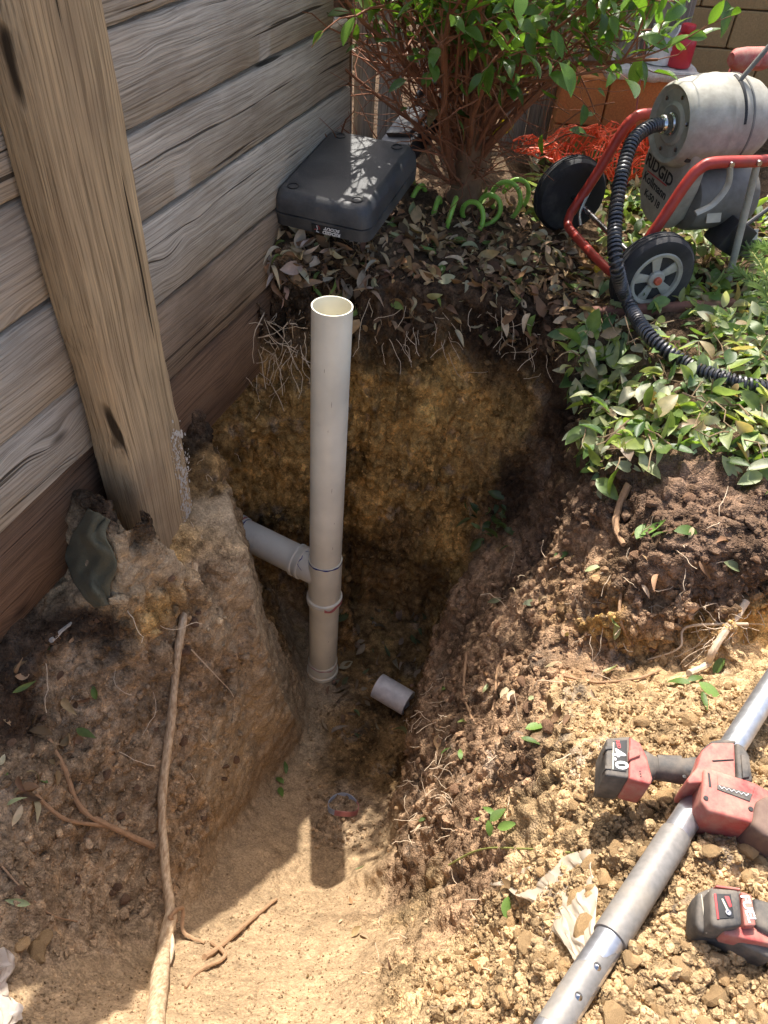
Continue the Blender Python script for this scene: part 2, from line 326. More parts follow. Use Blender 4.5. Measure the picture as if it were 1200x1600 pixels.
def mat_film(name, c, alpha):
    mt, t, b = nodes(name); b.inputs['Base Color'].default_value = (*c, 1); b.inputs['Roughness'].default_value = .3
    tp = N(t, 'BsdfTransparent'); tl = N(t, 'BsdfTranslucent'); tl.inputs[0].default_value = (*c, 1)
    a = N(t, 'MixShader'); a.inputs[0].default_value = .35; t.links.new(b.outputs[0], a.inputs[1]); t.links.new(tl.outputs[0], a.inputs[2])
    mx = N(t, 'MixShader'); mx.inputs[0].default_value = alpha; t.links.new(tp.outputs[0], mx.inputs[1]); t.links.new(a.outputs[0], mx.inputs[2])
    t.links.new(mx.outputs[0], t.nodes['Material Output'].inputs['Surface']); return mt
M['film'] = mat_film('plastic_film', (.85, .76, .62), .68); M['sack'] = mat_film('plastic_sack', (.72, .62, .52), .9)
def mat_post_foot():
    return M['post']

# ------------------------------------------------------------------ terrain
# zones: colour and lump height.  T topsoil, O ochre clay, B brown clay, S fine sand, G dusty grey brown, R red-brown spoil, U tan rubble, L leaf-covered soil
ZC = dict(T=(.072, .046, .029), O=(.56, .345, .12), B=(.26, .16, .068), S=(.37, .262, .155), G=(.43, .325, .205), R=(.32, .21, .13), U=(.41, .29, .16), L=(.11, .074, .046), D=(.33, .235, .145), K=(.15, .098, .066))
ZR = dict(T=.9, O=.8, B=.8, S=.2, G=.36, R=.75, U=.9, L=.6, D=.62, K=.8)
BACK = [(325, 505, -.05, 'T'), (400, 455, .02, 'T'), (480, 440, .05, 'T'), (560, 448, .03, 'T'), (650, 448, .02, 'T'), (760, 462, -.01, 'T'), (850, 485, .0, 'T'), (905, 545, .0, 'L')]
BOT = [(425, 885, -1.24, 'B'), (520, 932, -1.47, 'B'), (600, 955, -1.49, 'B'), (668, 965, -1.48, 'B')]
def zy(px, py, Y, zn): p = aty(px, py, Y); return (px, py, p.z, zn)
BANK = [zy(888, 650, 1.86, 'T'), zy(805, 780, 1.9, 'T'), zy(722, 900, 1.8, 'R'), zy(690, 1000, 1.62, 'R'), zy(655, 1100, 1.4, 'R'), zy(640, 1200, 1.16, 'R'), zy(622, 1335, .84, 'R')]
LEFT = [(318, 640, -.16, 'T'), (345, 735, -.26, 'B'), (365, 800, -.32, 'G'), (390, 885, -.43, 'G'), (402, 965, -.56, 'G')]
pts = []; brk = []
def poly(l, off=None):
    ids = []
    for q in l: pts.append(q); ids.append(len(pts)-1)
    brk.extend(zip(ids[:-1], ids[1:])); return ids
poly(BACK); poly(BOT); poly(BANK); poly(LEFT)
# bank toe, on the pit floor
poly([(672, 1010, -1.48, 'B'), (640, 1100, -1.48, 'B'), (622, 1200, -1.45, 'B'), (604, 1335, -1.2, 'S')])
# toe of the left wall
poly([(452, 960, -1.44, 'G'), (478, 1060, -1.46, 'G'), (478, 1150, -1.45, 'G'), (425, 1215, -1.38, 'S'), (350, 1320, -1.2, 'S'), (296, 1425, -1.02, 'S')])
# left wall middle, left slope
for q in [(428, 1000, -1.02, 'G'), (432, 1090, -1.12, 'G'), (385, 1050, -.82, 'G'), (392, 1130, -1.05, 'G'), (340, 1180, -.92, 'G'), (310, 1290, -.98, 'D'), (345, 960, -.5, 'G'), (350, 1060, -.72, 'D'),
          (300, 900, -.36, 'D'), (285, 1010, -.52, 'D'), (290, 1130, -.72, 'D'), (270, 1270, -.86, 'D'), (265, 1400, -.92, 'D'),
          (235, 775, .0, 'T'), (160, 770, .0, 'T'), (275, 860, -.2, 'G'), (262, 905, -.36, 'O'), (180, 840, -.05, 'G'), (130, 900, -.2, 'G'), (210, 930, -.36, 'O'), (120, 985, -.33, 'T'), (40, 1020, -.27, 'T'),
          (-60, 1080, -.27, 'T'), (0, 1130, -.36, 'T'), (100, 1080, -.42, 'D'), (200, 1070, -.5, 'D'), (180, 1180, -.62, 'D'), (60, 1220, -.46, 'D'), (-40, 1300, -.42, 'D'), (150, 1310, -.72, 'D'), (30, 1370, -.5, 'D'), (200, 1420, -.86, 'D'), (110, 1450, -.66, 'D'), (20, 1480, -.5, 'D'), (160, 1540, -.6, 'S'), (60, 1560, -.48, 'S'), (-40, 1620, -.36, 'S'), (230, 1500, -.8, 'S')]: pts.append(q)
# floor and sand ramp
for q in [(560, 1020, -1.49, 'B'), (520, 1150, -1.46, 'B'), (590, 1180, -1.46, 'B'), (545, 1280, -1.38, 'D'), (515, 1385, -1.3, 'S'), (430, 1310, -1.28, 'S'), (420, 1400, -1.16, 'S'), (590, 1400, -1.1, 'S'), (330, 1450, -1.0, 'S'), (450, 1480, -.92, 'S'), (560, 1480, -.86, 'S'), (350, 1560, -.66, 'S'), (500, 1580, -.55, 'S'), (250, 1600, -.48, 'S'), (120, 1640, -.42, 'S'), (450, 1680, -.36, 'S'), (620, 1560, -.42, 'U'), (600, 1660, -.25, 'U'),
          (655, 1420, -.86, 'U'), (700, 1490, -.45, 'U'), (760, 1580, -.1, 'U')]: pts.append(q)
# right bank and rubble heap
for q in [(720, 1000, -.95, 'R'), (690, 1130, -.92, 'R'), (672, 1240, -.92, 'R'), (665, 1330, -.86, 'R'), (760, 1050, -.72, 'R'), (740, 1180, -.62, 'R'), (735, 1290, -.62, 'R'), (745, 1390, -.5, 'R'), (820, 930, -.52, 'R'), (760, 900, -.78, 'R'), (830, 1030, -.46, 'R'), (810, 1150, -.36, 'R'), (800, 1260, -.34, 'U'), (820, 1360, -.22, 'U'), (815, 1470, -.1, 'U'),
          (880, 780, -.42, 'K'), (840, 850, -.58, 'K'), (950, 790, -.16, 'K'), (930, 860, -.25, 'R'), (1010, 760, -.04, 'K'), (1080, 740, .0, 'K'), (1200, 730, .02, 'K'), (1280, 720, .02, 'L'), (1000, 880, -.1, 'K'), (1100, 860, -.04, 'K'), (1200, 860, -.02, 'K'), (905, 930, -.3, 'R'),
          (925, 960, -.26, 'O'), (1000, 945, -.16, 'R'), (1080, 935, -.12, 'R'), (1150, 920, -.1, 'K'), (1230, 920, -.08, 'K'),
          (935, 985, -.36, 'O'), (1005, 985, -.3, 'O'), (1085, 985, -.27, 'O'), (1160, 985, -.22, 'O'), (1240, 985, -.2, 'O'),
          (900, 1010, -.38, 'R'), (960, 1035, -.36, 'R'), (1060, 1045, -.3, 'U'), (1160, 1055, -.2, 'U'), (880, 1090, -.3, 'U'), (980, 1100, -.19, 'U'), (1080, 1110, -.1, 'U'), (1180, 1120, -.03, 'U'), (890, 1180, -.19, 'U'), (960, 1180, -.06, 'U'), (1060, 1190, .0, 'U'), (1180, 1220, .05, 'U'), (880, 1270, -.14, 'U'), (980, 1270, .0, 'U'), (1090, 1300, .06, 'U'), (1220, 1320, .08, 'U'), (890, 1380, -.06, 'U'), (980, 1400, .05, 'U'), (1100, 1410, .1, 'U'), (1220, 1440, .12, 'U'), (880, 1490, .02, 'U'), (960, 1530, .12, 'U'), (1080, 1560, .14, 'U'), (1220, 1600, .15, 'U'), (860, 1590, .1, 'U'), (980, 1680, .18, 'U'), (800, 1650, .05, 'U')]: pts.append(q)
# upper ground
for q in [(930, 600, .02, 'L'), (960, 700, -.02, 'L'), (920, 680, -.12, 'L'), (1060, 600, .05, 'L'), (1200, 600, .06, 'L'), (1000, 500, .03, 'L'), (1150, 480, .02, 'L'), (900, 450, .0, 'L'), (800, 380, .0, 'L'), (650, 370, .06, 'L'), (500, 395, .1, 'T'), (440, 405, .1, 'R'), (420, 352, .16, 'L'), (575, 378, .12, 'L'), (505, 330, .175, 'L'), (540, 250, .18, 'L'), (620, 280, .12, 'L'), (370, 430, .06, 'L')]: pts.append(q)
P3 = []; ZN = []
for (px, py, z, zn) in pts: P3.append(at(px, py, z)); ZN.append(zn)
for (x, y, z, zn) in [(-2.6, 5.5, 0, 'L'), (0, 5.5, 0, 'L'), (3.6, 5.5, 0, 'L'), (3.6, 3.5, .02, 'L'), (3.6, 1.5, .05, 'L'), (3.6, .2, .1, 'U'), (3.6, -1, .15, 'U'), (1.4, -.1, .15, 'U'), (.6, -.5, .18, 'U'), (.2, -1, .1, 'U'), (-.1, -.2, -.22, 'S'), (-.3, -1, -.2, 'S'), (-.9, -.1, -.32, 'S'), (-1.2, -1, -.2, 'S'), (-2.6, -1, -.2, 'S'), (-1.1, .6, -.3, 'T'), (-2.6, .8, -.25, 'T'), (-1.5, 1.2, -.22, 'T'), (-.95, 1.45, -.16, 'T'), (-2.6, 2.5, -.1, 'L'), (-.75, 2.2, .05, 'L'), (-.66, 1.85, -.12, 'T'), (-.51, 1.97, -1.05, 'B'), (-.46, 1.8, -1.06, 'B'), (-.40, 1.68, -1.06, 'B'), (-.5, 2.5, .15, 'L'), (1.4, 1.4, .05, 'L'), (2, 2.5, .02, 'L'), (1, 3.5, 0, 'L'), (-.4, 3.6, 0, 'L'), (.2, 2.85, .04, 'L'), (.2, 4, 0, 'L')]:
    P3.append(Vector((x, y, z))); ZN.append(zn)
r2 = delaunay_2d_cdt([p.xy for p in P3], brk, [], 0, 1e-5)
vco, _, fcs, ov = r2[0], r2[1], r2[2], r2[3]
vz = []
for i, c2 in enumerate(vco):
    src = ov[i]
    vz.append(P3[src[0]].z if src else min(P3, key=lambda p: (p.xy-c2).length).z)
bm = bmesh.new(); top = [bm.verts.new((c2.x, c2.y, z)) for c2, z in zip(vco, vz)]
for f in fcs:
    try: bm.faces.new([top[i] for i in f])
    except ValueError: pass
bmesh.ops.recalc_face_normals(bm, faces=bm.faces)
if sum(f.normal.z for f in bm.faces) < 0: bmesh.ops.reverse_faces(bm, faces=bm.faces)
be = [e for e in bm.edges if e.is_boundary]
ex = bmesh.ops.extrude_edge_only(bm, edges=be)
nv = [g for g in ex['geom'] if isinstance(g, bmesh.types.BMVert)]
for v in nv: v.co.z = -2.0
bmesh.ops.holes_fill(bm, edges=[e for e in bm.edges if e.is_boundary], sides=0)
bmesh.ops.recalc_face_normals(bm, faces=bm.faces)
me = bpy.data.meshes.new('ground_base'); bm.to_mesh(me); bm.free()
tmp = bpy.data.objects.new('ground_base', me); col.objects.link(tmp)
rm = tmp.modifiers.new('r', 'REMESH'); rm.mode = 'VOXEL'; rm.voxel_size = .0125
dg = bpy.context.evaluated_depsgraph_get(); me2 = bpy.data.meshes.new_from_object(tmp.evaluated_get(dg)); bpy.data.objects.remove(tmp)
nV = len(me2.vertices); V = np.empty(nV*3, np.float32); me2.vertices.foreach_get('co', V); V = V.reshape(-1, 3)
nl = len(me2.loops); lv = np.empty(nl, np.int32); me2.loops.foreach_get('vertex_index', lv); Q = lv.reshape(-1, 4)
def compact(V, Q):
    used = np.zeros(len(V), bool); used[Q.ravel()] = True; idx = np.cumsum(used)-1; return V[used], idx[Q].astype(np.int32)
cz = V[Q].mean(1)
keep = (cz[:, 2] > -1.7) & (cz[:, 0] > -2.57) & (cz[:, 0] < 3.57) & (cz[:, 1] > -.97) & (cz[:, 1] < 5.47)
V, Q = compact(V, Q[keep])
def smooth(V, Q, it, lam=.6):
    a = np.concatenate([Q[:, 0], Q[:, 1], Q[:, 2], Q[:, 3]]); b = np.concatenate([Q[:, 1], Q[:, 2], Q[:, 3], Q[:, 0]])
    A = np.concatenate([a, b]); B = np.concatenate([b, a]); n = np.bincount(A, minlength=len(V)).astype(np.float32)
    for _ in range(it):
        S = np.stack([np.bincount(A, weights=V[B, k], minlength=len(V)) for k in range(3)], 1)/n[:, None]
        V = (V+(S-V)*lam).astype(np.float32)
    return V
V = smooth(V, Q, 10)
def refine(V, Q, mask):                 # split the masked quads in four; T-junctions at the rim are closed by averaging
    q = Q[mask]; rest = Q[~mask]; e = np.sort(np.stack([q, np.roll(q, -1, 1)], 2).reshape(-1, 2), 1)
    ue, inv = np.unique(e, axis=0, return_inverse=True); mid = V[ue].mean(1); n0 = len(V); n1 = n0+len(ue)
    em = (inv.reshape(-1, 4)+n0); cen = V[q].mean(1); ci = np.arange(len(q))+n1
    qs = np.concatenate([np.stack([q[:, k], em[:, k], ci, em[:, (k-1) % 4]], 1) for k in range(4)])
    return np.concatenate([V, mid, cen]).astype(np.float32), np.concatenate([rest, qs]).astype(np.int32)
def vnormals(V, Q):
    n = np.cross(V[Q[:, 2]]-V[Q[:, 0]], V[Q[:, 3]]-V[Q[:, 1]]); out = np.zeros_like(V)
    for k in range(4):
        for c in range(3): out[:, c] += np.bincount(Q[:, k], weights=n[:, c], minlength=len(V)).astype(np.float32)
    return out/np.maximum(np.linalg.norm(out, axis=1, keepdims=True), 1e-9)
# attribute field
att = [(P3[i], ZN[i]) for i in range(len(P3))]
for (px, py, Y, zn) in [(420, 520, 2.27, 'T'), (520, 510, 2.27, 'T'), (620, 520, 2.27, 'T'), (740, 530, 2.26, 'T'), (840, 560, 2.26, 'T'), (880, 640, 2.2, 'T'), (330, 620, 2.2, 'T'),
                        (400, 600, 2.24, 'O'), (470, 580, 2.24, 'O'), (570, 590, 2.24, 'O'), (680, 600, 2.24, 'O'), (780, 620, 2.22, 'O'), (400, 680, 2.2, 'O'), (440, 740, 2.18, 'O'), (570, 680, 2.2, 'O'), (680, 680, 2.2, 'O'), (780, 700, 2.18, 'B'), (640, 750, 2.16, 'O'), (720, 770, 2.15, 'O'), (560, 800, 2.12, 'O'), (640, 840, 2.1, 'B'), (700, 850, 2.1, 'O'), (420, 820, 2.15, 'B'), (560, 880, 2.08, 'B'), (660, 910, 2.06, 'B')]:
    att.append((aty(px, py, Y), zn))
AP = np.array([tuple(a[0]) for a in att], np.float32); AC = np.array([(*ZC[a[1]], ZR[a[1]]) for a in att], np.float32)
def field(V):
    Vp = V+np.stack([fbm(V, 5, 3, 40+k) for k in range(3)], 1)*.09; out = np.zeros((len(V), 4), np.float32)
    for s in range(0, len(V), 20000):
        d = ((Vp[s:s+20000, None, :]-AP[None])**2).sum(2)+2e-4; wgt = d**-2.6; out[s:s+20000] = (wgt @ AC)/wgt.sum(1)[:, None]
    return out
dist = np.linalg.norm(V[Q].mean(1)-_C, axis=1)
cq = V[Q].mean(1)
V, Q = refine(V, Q, (cq[:, 0] > -1.1) & (cq[:, 0] < 1.15) & (cq[:, 1] > .05) & (cq[:, 1] < 2.45))
A = field(V); rough = A[:, 3]
nrm = vnormals(V, Q)
steep = 1-np.abs(nrm[:, 2]); big = fbm(V, 4.5, 3, 1); med = fbm(V, 17, 3, 5); wl = worley(V+.01*np.stack([fbm(V, 30, 2, 60+k) for k in range(3)], 1), 26, 3); fine = fbm(V, 75, 3, 9)
crk = 1-np.abs(fbm(V, 12, 4, 71, .6))*5; disp = -.02*np.clip(crk, 0, 1)*rough+.008*np.clip(steep*1.5-.4, 0, 1)*fbm(V, 28, 3, 93, .6)*(rough > .4)+.02*big*(.35+rough*.65)+(.022*med+.016*np.clip(.55-wl, 0, 1)+.0045*fine)*rough
disp += (.016*fbm(V, 10, 3, 81)+.006*fbm(V, 34, 3, 84)-.01*np.clip(.3-worley(V, 7, 87), 0, 1))*np.clip(.6-rough, 0, .4)*2.2
# vertical clawing marks on the steep pit walls
claw = fbm(V*np.array([1, 1, .16], np.float32), 34, 3, 21); disp += .032*claw*np.clip(steep*1.6-.5, 0, 1)*(rough > .5)
V = V+nrm*disp[:, None].astype(np.float32)
cols = A[:, :3]*(1+.28*fbm(V, 9, 4, 31)+.22*fbm(V, 40, 3, 35))[:, None]
# pale mineral crumbs in the clay, ochre streaks on the back wall
pt = np.clip(fbm(V, 7, 5, 51, .62)*3.0+.1, -1, 1)[:, None]*np.clip((rough-.4)*2.5, 0, 1)[:, None]; cols = cols*(1+.42*pt)
gr = np.clip(fbm(V, 13, 4, 58, .6)*4-.9, 0, 1)[:, None]*np.clip((rough-.4)*2.5, 0, 1)[:, None]; cols = cols*(1-gr*.55)+cols.mean(1, keepdims=True)*np.array([1.25, 1.05, .85])*gr*.55
oc = np.clip(fbm(V*np.array([1.4, 1, .5], np.float32), 11, 4, 44)*2.2-.35, 0, 1)[:, None]*np.clip((A[:, 0]-.1)*6, 0, 1)[:, None]*((V[:, 1] > 1.7)[:, None])
cols = cols*(1-oc*.6)+np.array([.47, .31, .115])*oc*.6
cols = np.clip(cols, .012, .8)
gme = mesh_np('ground', V, Q, True); colattr(gme, cols, alpha=rough)
ground = link('ground', gme, M['soil']); ground['kind'] = 'structure'
bpy.context.view_layer.update()
def hit(px, py):                        # where the sight line first meets the soil
    d = Vector(_ray(px, py)).normalized(); ok, p, n, _ = ground.ray_cast(Vector(_C), d)
    return (p, n) if ok else (None, None)
def drop(x, y, z0=1.15):
    ok, p, n, _ = ground.ray_cast(Vector((x, y, z0)), Vector((0, 0, -1)))
    return (p, n) if ok else (Vector((x, y, 0)), Vector((0, 0, 1)))

# ------------------------------------------------------------------ sleeper fence on the left
FA = math.radians(19); FN = Vector((math.cos(FA), -math.sin(FA), 0)); FU = Vector((math.sin(FA), math.cos(FA), 0)); FP = Vector((-.202, 2.719, 0))
def frame(o, x, y, z):
    mm = Matrix.Identity(4)
    for i in range(3): mm[i][0] = x[i]; mm[i][1] = y[i]; mm[i][2] = z[i]; mm[i][3] = o[i]
    return mm
def plank_mesh(name, L, th, h, seed, seg=36, wob=.004, rnd=.006, wane=0.):
    """a sawn plank along local x, with worn uneven edges"""
    mb = MB(); xs = np.linspace(-L/2, L/2, seg+1); rings = []
    base = [(-1, -1, 1, 0), (-1, -1, 0, 1), (-1, 0, 0, 0), (-1, 1, 0, -1), (-1, 1, 1, 0), (0, 1, 0, 0), (1, 1, -1, 0), (1, 1, 0, -1), (1, .5, 0, 0), (1, 0, 0, 0), (1, -.5, 0, 0), (1, -1, 0, 1), (1, -1, -1, 0), (0, -1, 0, 0)]
    q = np.array([[x*3.1, k*3.7, seed*9.1] for x in xs for k in range(len(base))], np.float32)
    n1 = fbm(q, 1.3, 3, seed).reshape(len(xs), -1); n2 = fbm(q, 6, 2, seed+3).reshape(len(xs), -1)
    for i, x in enumerate(xs):
        ring = []
        for k, (sy, sz, ry, rz) in enumerate(base):
            y = sy*th/2+ry*rnd; z = sz*h/2+rz*rnd+(n1[i, k]*wob+n2[i, k]*wob*.5)*(1 if abs(sz) == 1 else .3)
            if wane and abs(sz) == 1: z -= math.copysign(max(0, n1[i, 0 if sz < 0 else 5])*wane, sz)
            ring.append((x, y+n2[i, k]*.0015, z))
        rings.append(ring)
    mb.loft(rings); me = bpy.data.meshes.new(name); me.from_pydata(mb.v, [], mb.f)
    bm = bmesh.new(); bm.from_mesh(me); bmesh.ops.recalc_face_normals(bm, faces=bm.faces)
    for f in bm.faces: f.smooth = True
    for e in bm.edges: e.smooth = not (len(e.link_faces) == 2 and e.calc_face_angle(0) > math.radians(60))
    bm.to_mesh(me); bm.free(); return me
fence = empty('sleeper_fence', FP+FU*-1.42, 'grey weathered timber sleeper fence with thick post along the left of the pit', 'fence')
rows_r = [(-.27, -.008), (.0, .208), (.216, .41), (.418, .596), (.606, .787), (.797, .985)]
rows_l = [(-.262, .0), (.008, .186), (.194, .39), (.397, .592), (.6, .79), (.798, .985)]
for side, rows, t0, t1 in (('r', rows_r, -1.415, -.0), ('l', rows_l, -3.2, -1.425)):
    for k, (z0, z1) in enumerate(rows):
        if side == 'r': t1 = {4: -.12, 5: -.34}.get(k, .0)
        low = (k == 0) or (k == 1 and side == 'r')
        me = plank_mesh('board', t1-t0, .055, z1-z0, 3+k*5+(40 if side == 'l' else 0), 44, .0035)
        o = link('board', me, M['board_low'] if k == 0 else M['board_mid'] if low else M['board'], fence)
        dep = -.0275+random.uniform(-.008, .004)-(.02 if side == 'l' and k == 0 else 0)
        o.matrix_basis = frame(FP+FU*((t0+t1)/2)+FN*dep+Vector((0, 0, (z0+z1)/2)), FU, -FN, Vector((0, 0, 1))) @ Matrix.Rotation(random.uniform(-.004, .004), 4, 'Y')
        if k == 0: o['label'] = 'damp dark brown half-buried board'
me = plank_mesh('post', 1.86, .105, .2, 91, 70, .006, .009, .010)
o = link('post', me, M['post'], fence); o.matrix_basis = frame(FP+FU*-1.386+FN*.058+Vector((0, 0, .27)), Vector((0, 0, 1)), -FN, -FU)
mb = MB()                               # pale crust running down the foot of the post
def on_post(px, py, off=.1115):
    d = Vector(_ray(px, py)); n0 = (FP-Vector(_C)).dot(FN)+off; return Vector(_C)+d*(n0/d.dot(FN))
for (px, py, w_) in [(278, 676, 9), (272, 690, 5), (281, 700, 4), (276, 712, 6), (292, 716, 4), (279, 728, 6), (291, 736, 4), (284, 742, 7), (288, 756, 7), (290, 770, 7), (288, 784, 6), (291, 797, 7), (294, 806, 6), (289, 818, 4), (291, 832, 3), (287, 845, 2)]:
    for q in range(26):
        p = on_post(px+random.gauss(0, w_*.5), py+random.gauss(0, 7)); r = random.uniform(.12, .5)*w_*.0008
        ring = [p+FU*(math.cos(a)*r*random.uniform(.5, 1.2))+Vector((0, 0, math.sin(a)*r*random.uniform(1.2, 3.4))) for a in np.linspace(0, 2*math.pi, 7)[:-1]]
        mb.prism(ring, FN*random.uniform(.0004, .0016))
mb.build('pale_crust', mat_simple('crust', (.62, .56, .48), .95, bmp=1., scale=200), fence, smooth=False)
# end post of the sleeper fence
me = plank_mesh('post', 1.5, .09, .1, 57, 30, .004); o = link('post', me, M['board_low'], fence)
o.matrix_basis = frame(FP+FU*.06+FN*-.09+Vector((0, 0, .45)), Vector((0, 0, 1)), -FN, -FU)

# paling fence behind the shrub
pf = empty('paling_fence', (.3, 3.42, 0), 'old grey paling fence behind the shrub', 'fence')
x = -.34
for k in range(13):
    wd = random.uniform(.075, .105); hh = random.uniform(.62, .98)
    if k in (3, 6): x += .05
    me = plank_mesh('paling', hh, .02, wd, 120+k, 12, .003, .003); o = link('paling', me, M['paling'], pf)
    o.matrix_basis = frame(Vector((x+wd/2, 3.42+.03*math.sin(k*1.7)+x*.12, hh/2-.03)), Vector((random.uniform(-.03, .03), 0, 1)).normalized(), Vector((0, 1, 0)), Vector((-1, 0, 0))); x += wd+random.uniform(.006, .02)
me = plank_mesh('rail', 1.15, .04, .07, 140, 12, .003, .003); o = link('rail', me, M['paling'], pf); o.matrix_basis = frame(Vector((.32, 3.5, .3)), Vector((1, .12, 0)).normalized(), Vector((-.12, 1, 0)).normalized(), Vector((0, 0, 1)))

# ------------------------------------------------------------------ block wall, pier and things on it
WY = 3.78
wall = empty('block_wall', (1.6, WY, 0), 'sandy brown block wall at the back right behind the pier', 'wall')
bh = .144; bl = .318; z = .205-2*bh
bmesh_cache = []
for k in range(3):
    mb = MB().box((0, 0, 0), (bl-.006, .12, bh-.006)); o_ = mb.build('block', M['block'], None, smooth=False, bevel=.004, seg=1); bmesh_cache.append(o_.data); bpy.data.objects.remove(o_)
for r in range(9):
    for cidx in range(8):
        x = .66+cidx*bl+(bl*.5 if r % 2 else 0)+.02
        o = link('block', bmesh_cache[(r+cidx) % 3], None, wall); o.location = (x, WY+.06+random.uniform(-.002, .002), z+r*bh+bh/2)
mb = MB().box((1.85, WY+.075, .35), (2.75, .1, 1.28)); mb.build('mortar', mat_simple('mortar', (.16, .10, .05), .95, bmp=.5), wall, smooth=False)

pa, pb = aty(930, 112, 3.36), aty(1088, 108, 3.36); pz = (pa.z+pb.z)/2
pier = empty('pier', ((pa.x+pb.x)/2, 3.5, 0), 'low block pier, orange bounce light painted in, with pale rough cap carrying a red bottle', 'pier')
pw = pb.x-pa.x+.12; hx = .5*pw; zz = -.05; rowh = (pz-.035+.05)/2
for r in range(2):
    for k in range(2):
        wv = pw*(.62 if (k+r) % 2 == 0 else .38); x0 = pa.x-.12+(0 if k == 0 else pw*(.62 if r % 2 == 0 else .38))
        MB().box((x0+wv/2, 3.52, zz+rowh*(r+.5)), (wv-.006, .3, rowh-.006)).build('block', M['pier'], pier, smooth=False, bevel=.004, seg=1)
MB().box((pa.x-.12+pw/2, 3.53, zz+rowh), (pw-.03, .27, rowh*2-.03)).build('mortar', mat_simple('mortar_dark', (.1, .05, .025), .95), pier, smooth=False)
mb = MB(); gx, gy = 26, 14; Vv = []; 
cx0, cx1, cy0, cy1 = pa.x+.045, pb.x+.02, 3.35, 3.70
gq = np.array([[cx0+(cx1-cx0)*i/gx, cy0+(cy1-cy0)*j/gy, 0] for i in range(gx+1) for j in range(gy+1)], np.float32); gn = fbm(gq, 45, 3, 77)
Vv = [(p[0]+(.004*n if 0 < k % (gy+1) < gy else .006*n), p[1]+.006*n, pz+.004*n) for k, (p, n) in enumerate(zip(gq, gn))]
Fq = [(i*(gy+1)+j, (i+1)*(gy+1)+j, (i+1)*(gy+1)+j+1, i*(gy+1)+j+1) for i in range(gx) for j in range(gy)]
mb.add(Vv, Fq); o = mb.build('cap', M['cap'], pier)
bm = bmesh.new(); bm.from_mesh(o.data); ex = bmesh.ops.extrude_face_region(bm, geom=bm.faces[:])
for v in [g for g in ex['geom'] if isinstance(g, bmesh.types.BMVert)]: v.co.z -= .036
bmesh.ops.recalc_face_normals(bm, faces=bm.faces); bm.to_mesh(o.data); bm.free()
# white saddle fitting
p = aty(1030, 88, 3.47); p.z = pz+.004; sd = empty('pipe_saddle', p, 'white plastic saddle fitting standing on the pier cap beside the red bottle', 'pipe fitting')
rings = []; n = 40; R0 = .052
def saddle_top(a): return .075+.055*abs(math.cos(a))**1.6
mb = MB(); V4 = []
for (rr, zt) in ((R0, 0), (R0, 1), (R0-.005, 1), (R0-.005, 0)):
    for j in range(n):
        a = 2*math.pi*j/n; V4.append((p.x+rr*math.cos(a), p.y+rr*math.sin(a), p.z+(saddle_top(a) if zt else 0.001)))
mb.add(V4, [(i*n+j, i*n+(j+1) % n, ((i+1) % 4)*n+(j+1) % n, ((i+1) % 4)*n+j) for i in range(4) for j in range(n)])
mb.build('collar', M['whiteplastic'], sd)
MB().lathe([(R0, .052), (R0+.003, .053), (R0+.003, .058), (R0, .059)], p, (0, 0, 1), 40).build('rib', M['whiteplastic'], sd)
# red bottle
p = aty(1062, 92, 3.44); p.z = pz+.004; bt = empty('red_bottle', p, 'small red plastic bottle with screw cap standing on the pier', 'bottle')
MB().lathe([(.0, .0), (.043, .0), (.046, .004), (.046, .082), (.044, .09), (.03, .108), (.024, .112), (.022, .114), (.022, .122), (0, .122)], p, (0, 0, 1), 40).build('body', M['bottle'], bt)
mb = MB().lathe([(.0, .118), (.026, .118), (.027, .121), (.027, .139), (.025, .142), (0, .142)], p, (0, 0, 1), 40); mb.build('cap', M['bottle'], bt)
# hanging red cord
a_, b_ = atd(1018, -40, 2.75), atd(990, 205, 3.05)
o = MB().tube([a_, (a_+b_)/2+Vector((.004, 0, 0)), b_], .0028, 6).build('marker_string', M['cord']); tag(o, 'thin red cord hanging down in front of the pier', 'cord')

# ------------------------------------------------------------------ PVC riser, tee and branch
AX0 = Vector((-.172, 1.786, .158)); AX1 = Vector((-.203, 1.73, -1.455)); AXD = (AX1-AX0).normalized()
def ax_at(py):
    best = min((abs(600*0+ (800-F*((AX0+(AX1-AX0)*t-Vector(_C)).dot(Vector(_U)))/((AX0+(AX1-AX0)*t-Vector(_C)).dot(Vector(_fw))))-py), t) for t in np.linspace(0, 1, 600))[1]
    return (AX1-AX0).length*best
riser = empty('drain_pipe', AX1, 'cream plastic drain riser standing in the pit with tee and side branch', 'pipe')
r0 = .055; s_tee = ax_at(872); s_low = ax_at(932); s_end = (AX1-AX0).length
MB().lathe([(r0, 0), (r0, s_tee+.02), (r0-.0035, s_tee+.02), (r0-.0035, 0)], AX0, AXD, 56, closed=True).build('riser_pipe', M['pvc'], riser)
tee = MB().lathe([(r0+.001, s_tee), (r0+.0035, s_tee), (r0+.0035, s_low-.012), (r0+.0095, s_low-.008), (r0+.0095, s_low+.016), (r0+.003, s_low+.02), (r0+.003, s_low+.024)], AX0, AXD, 56).build('tee', M['pvc'], riser)
MB().lathe([(r0+.0103, s_low+.001), (r0+.0103, s_low+.005)], AX0, AXD, 56).build('socket_ring', M['pvc2'], tee)
MB().lathe([(r0, s_low), (r0, s_end-.04)], AX0, AXD, 56).build('lower_pipe', M['pvc'], riser)
cpl = MB().lathe([(r0+.001, s_end-.075), (r0+.0035, s_end-.072), (r0+.0035, s_end-.02), (r0+.0075, s_end-.016), (r0+.0075, s_end), (r0-.002, s_end+.001)], AX0, AXD, 56).build('coupling', M['pvc'], riser)
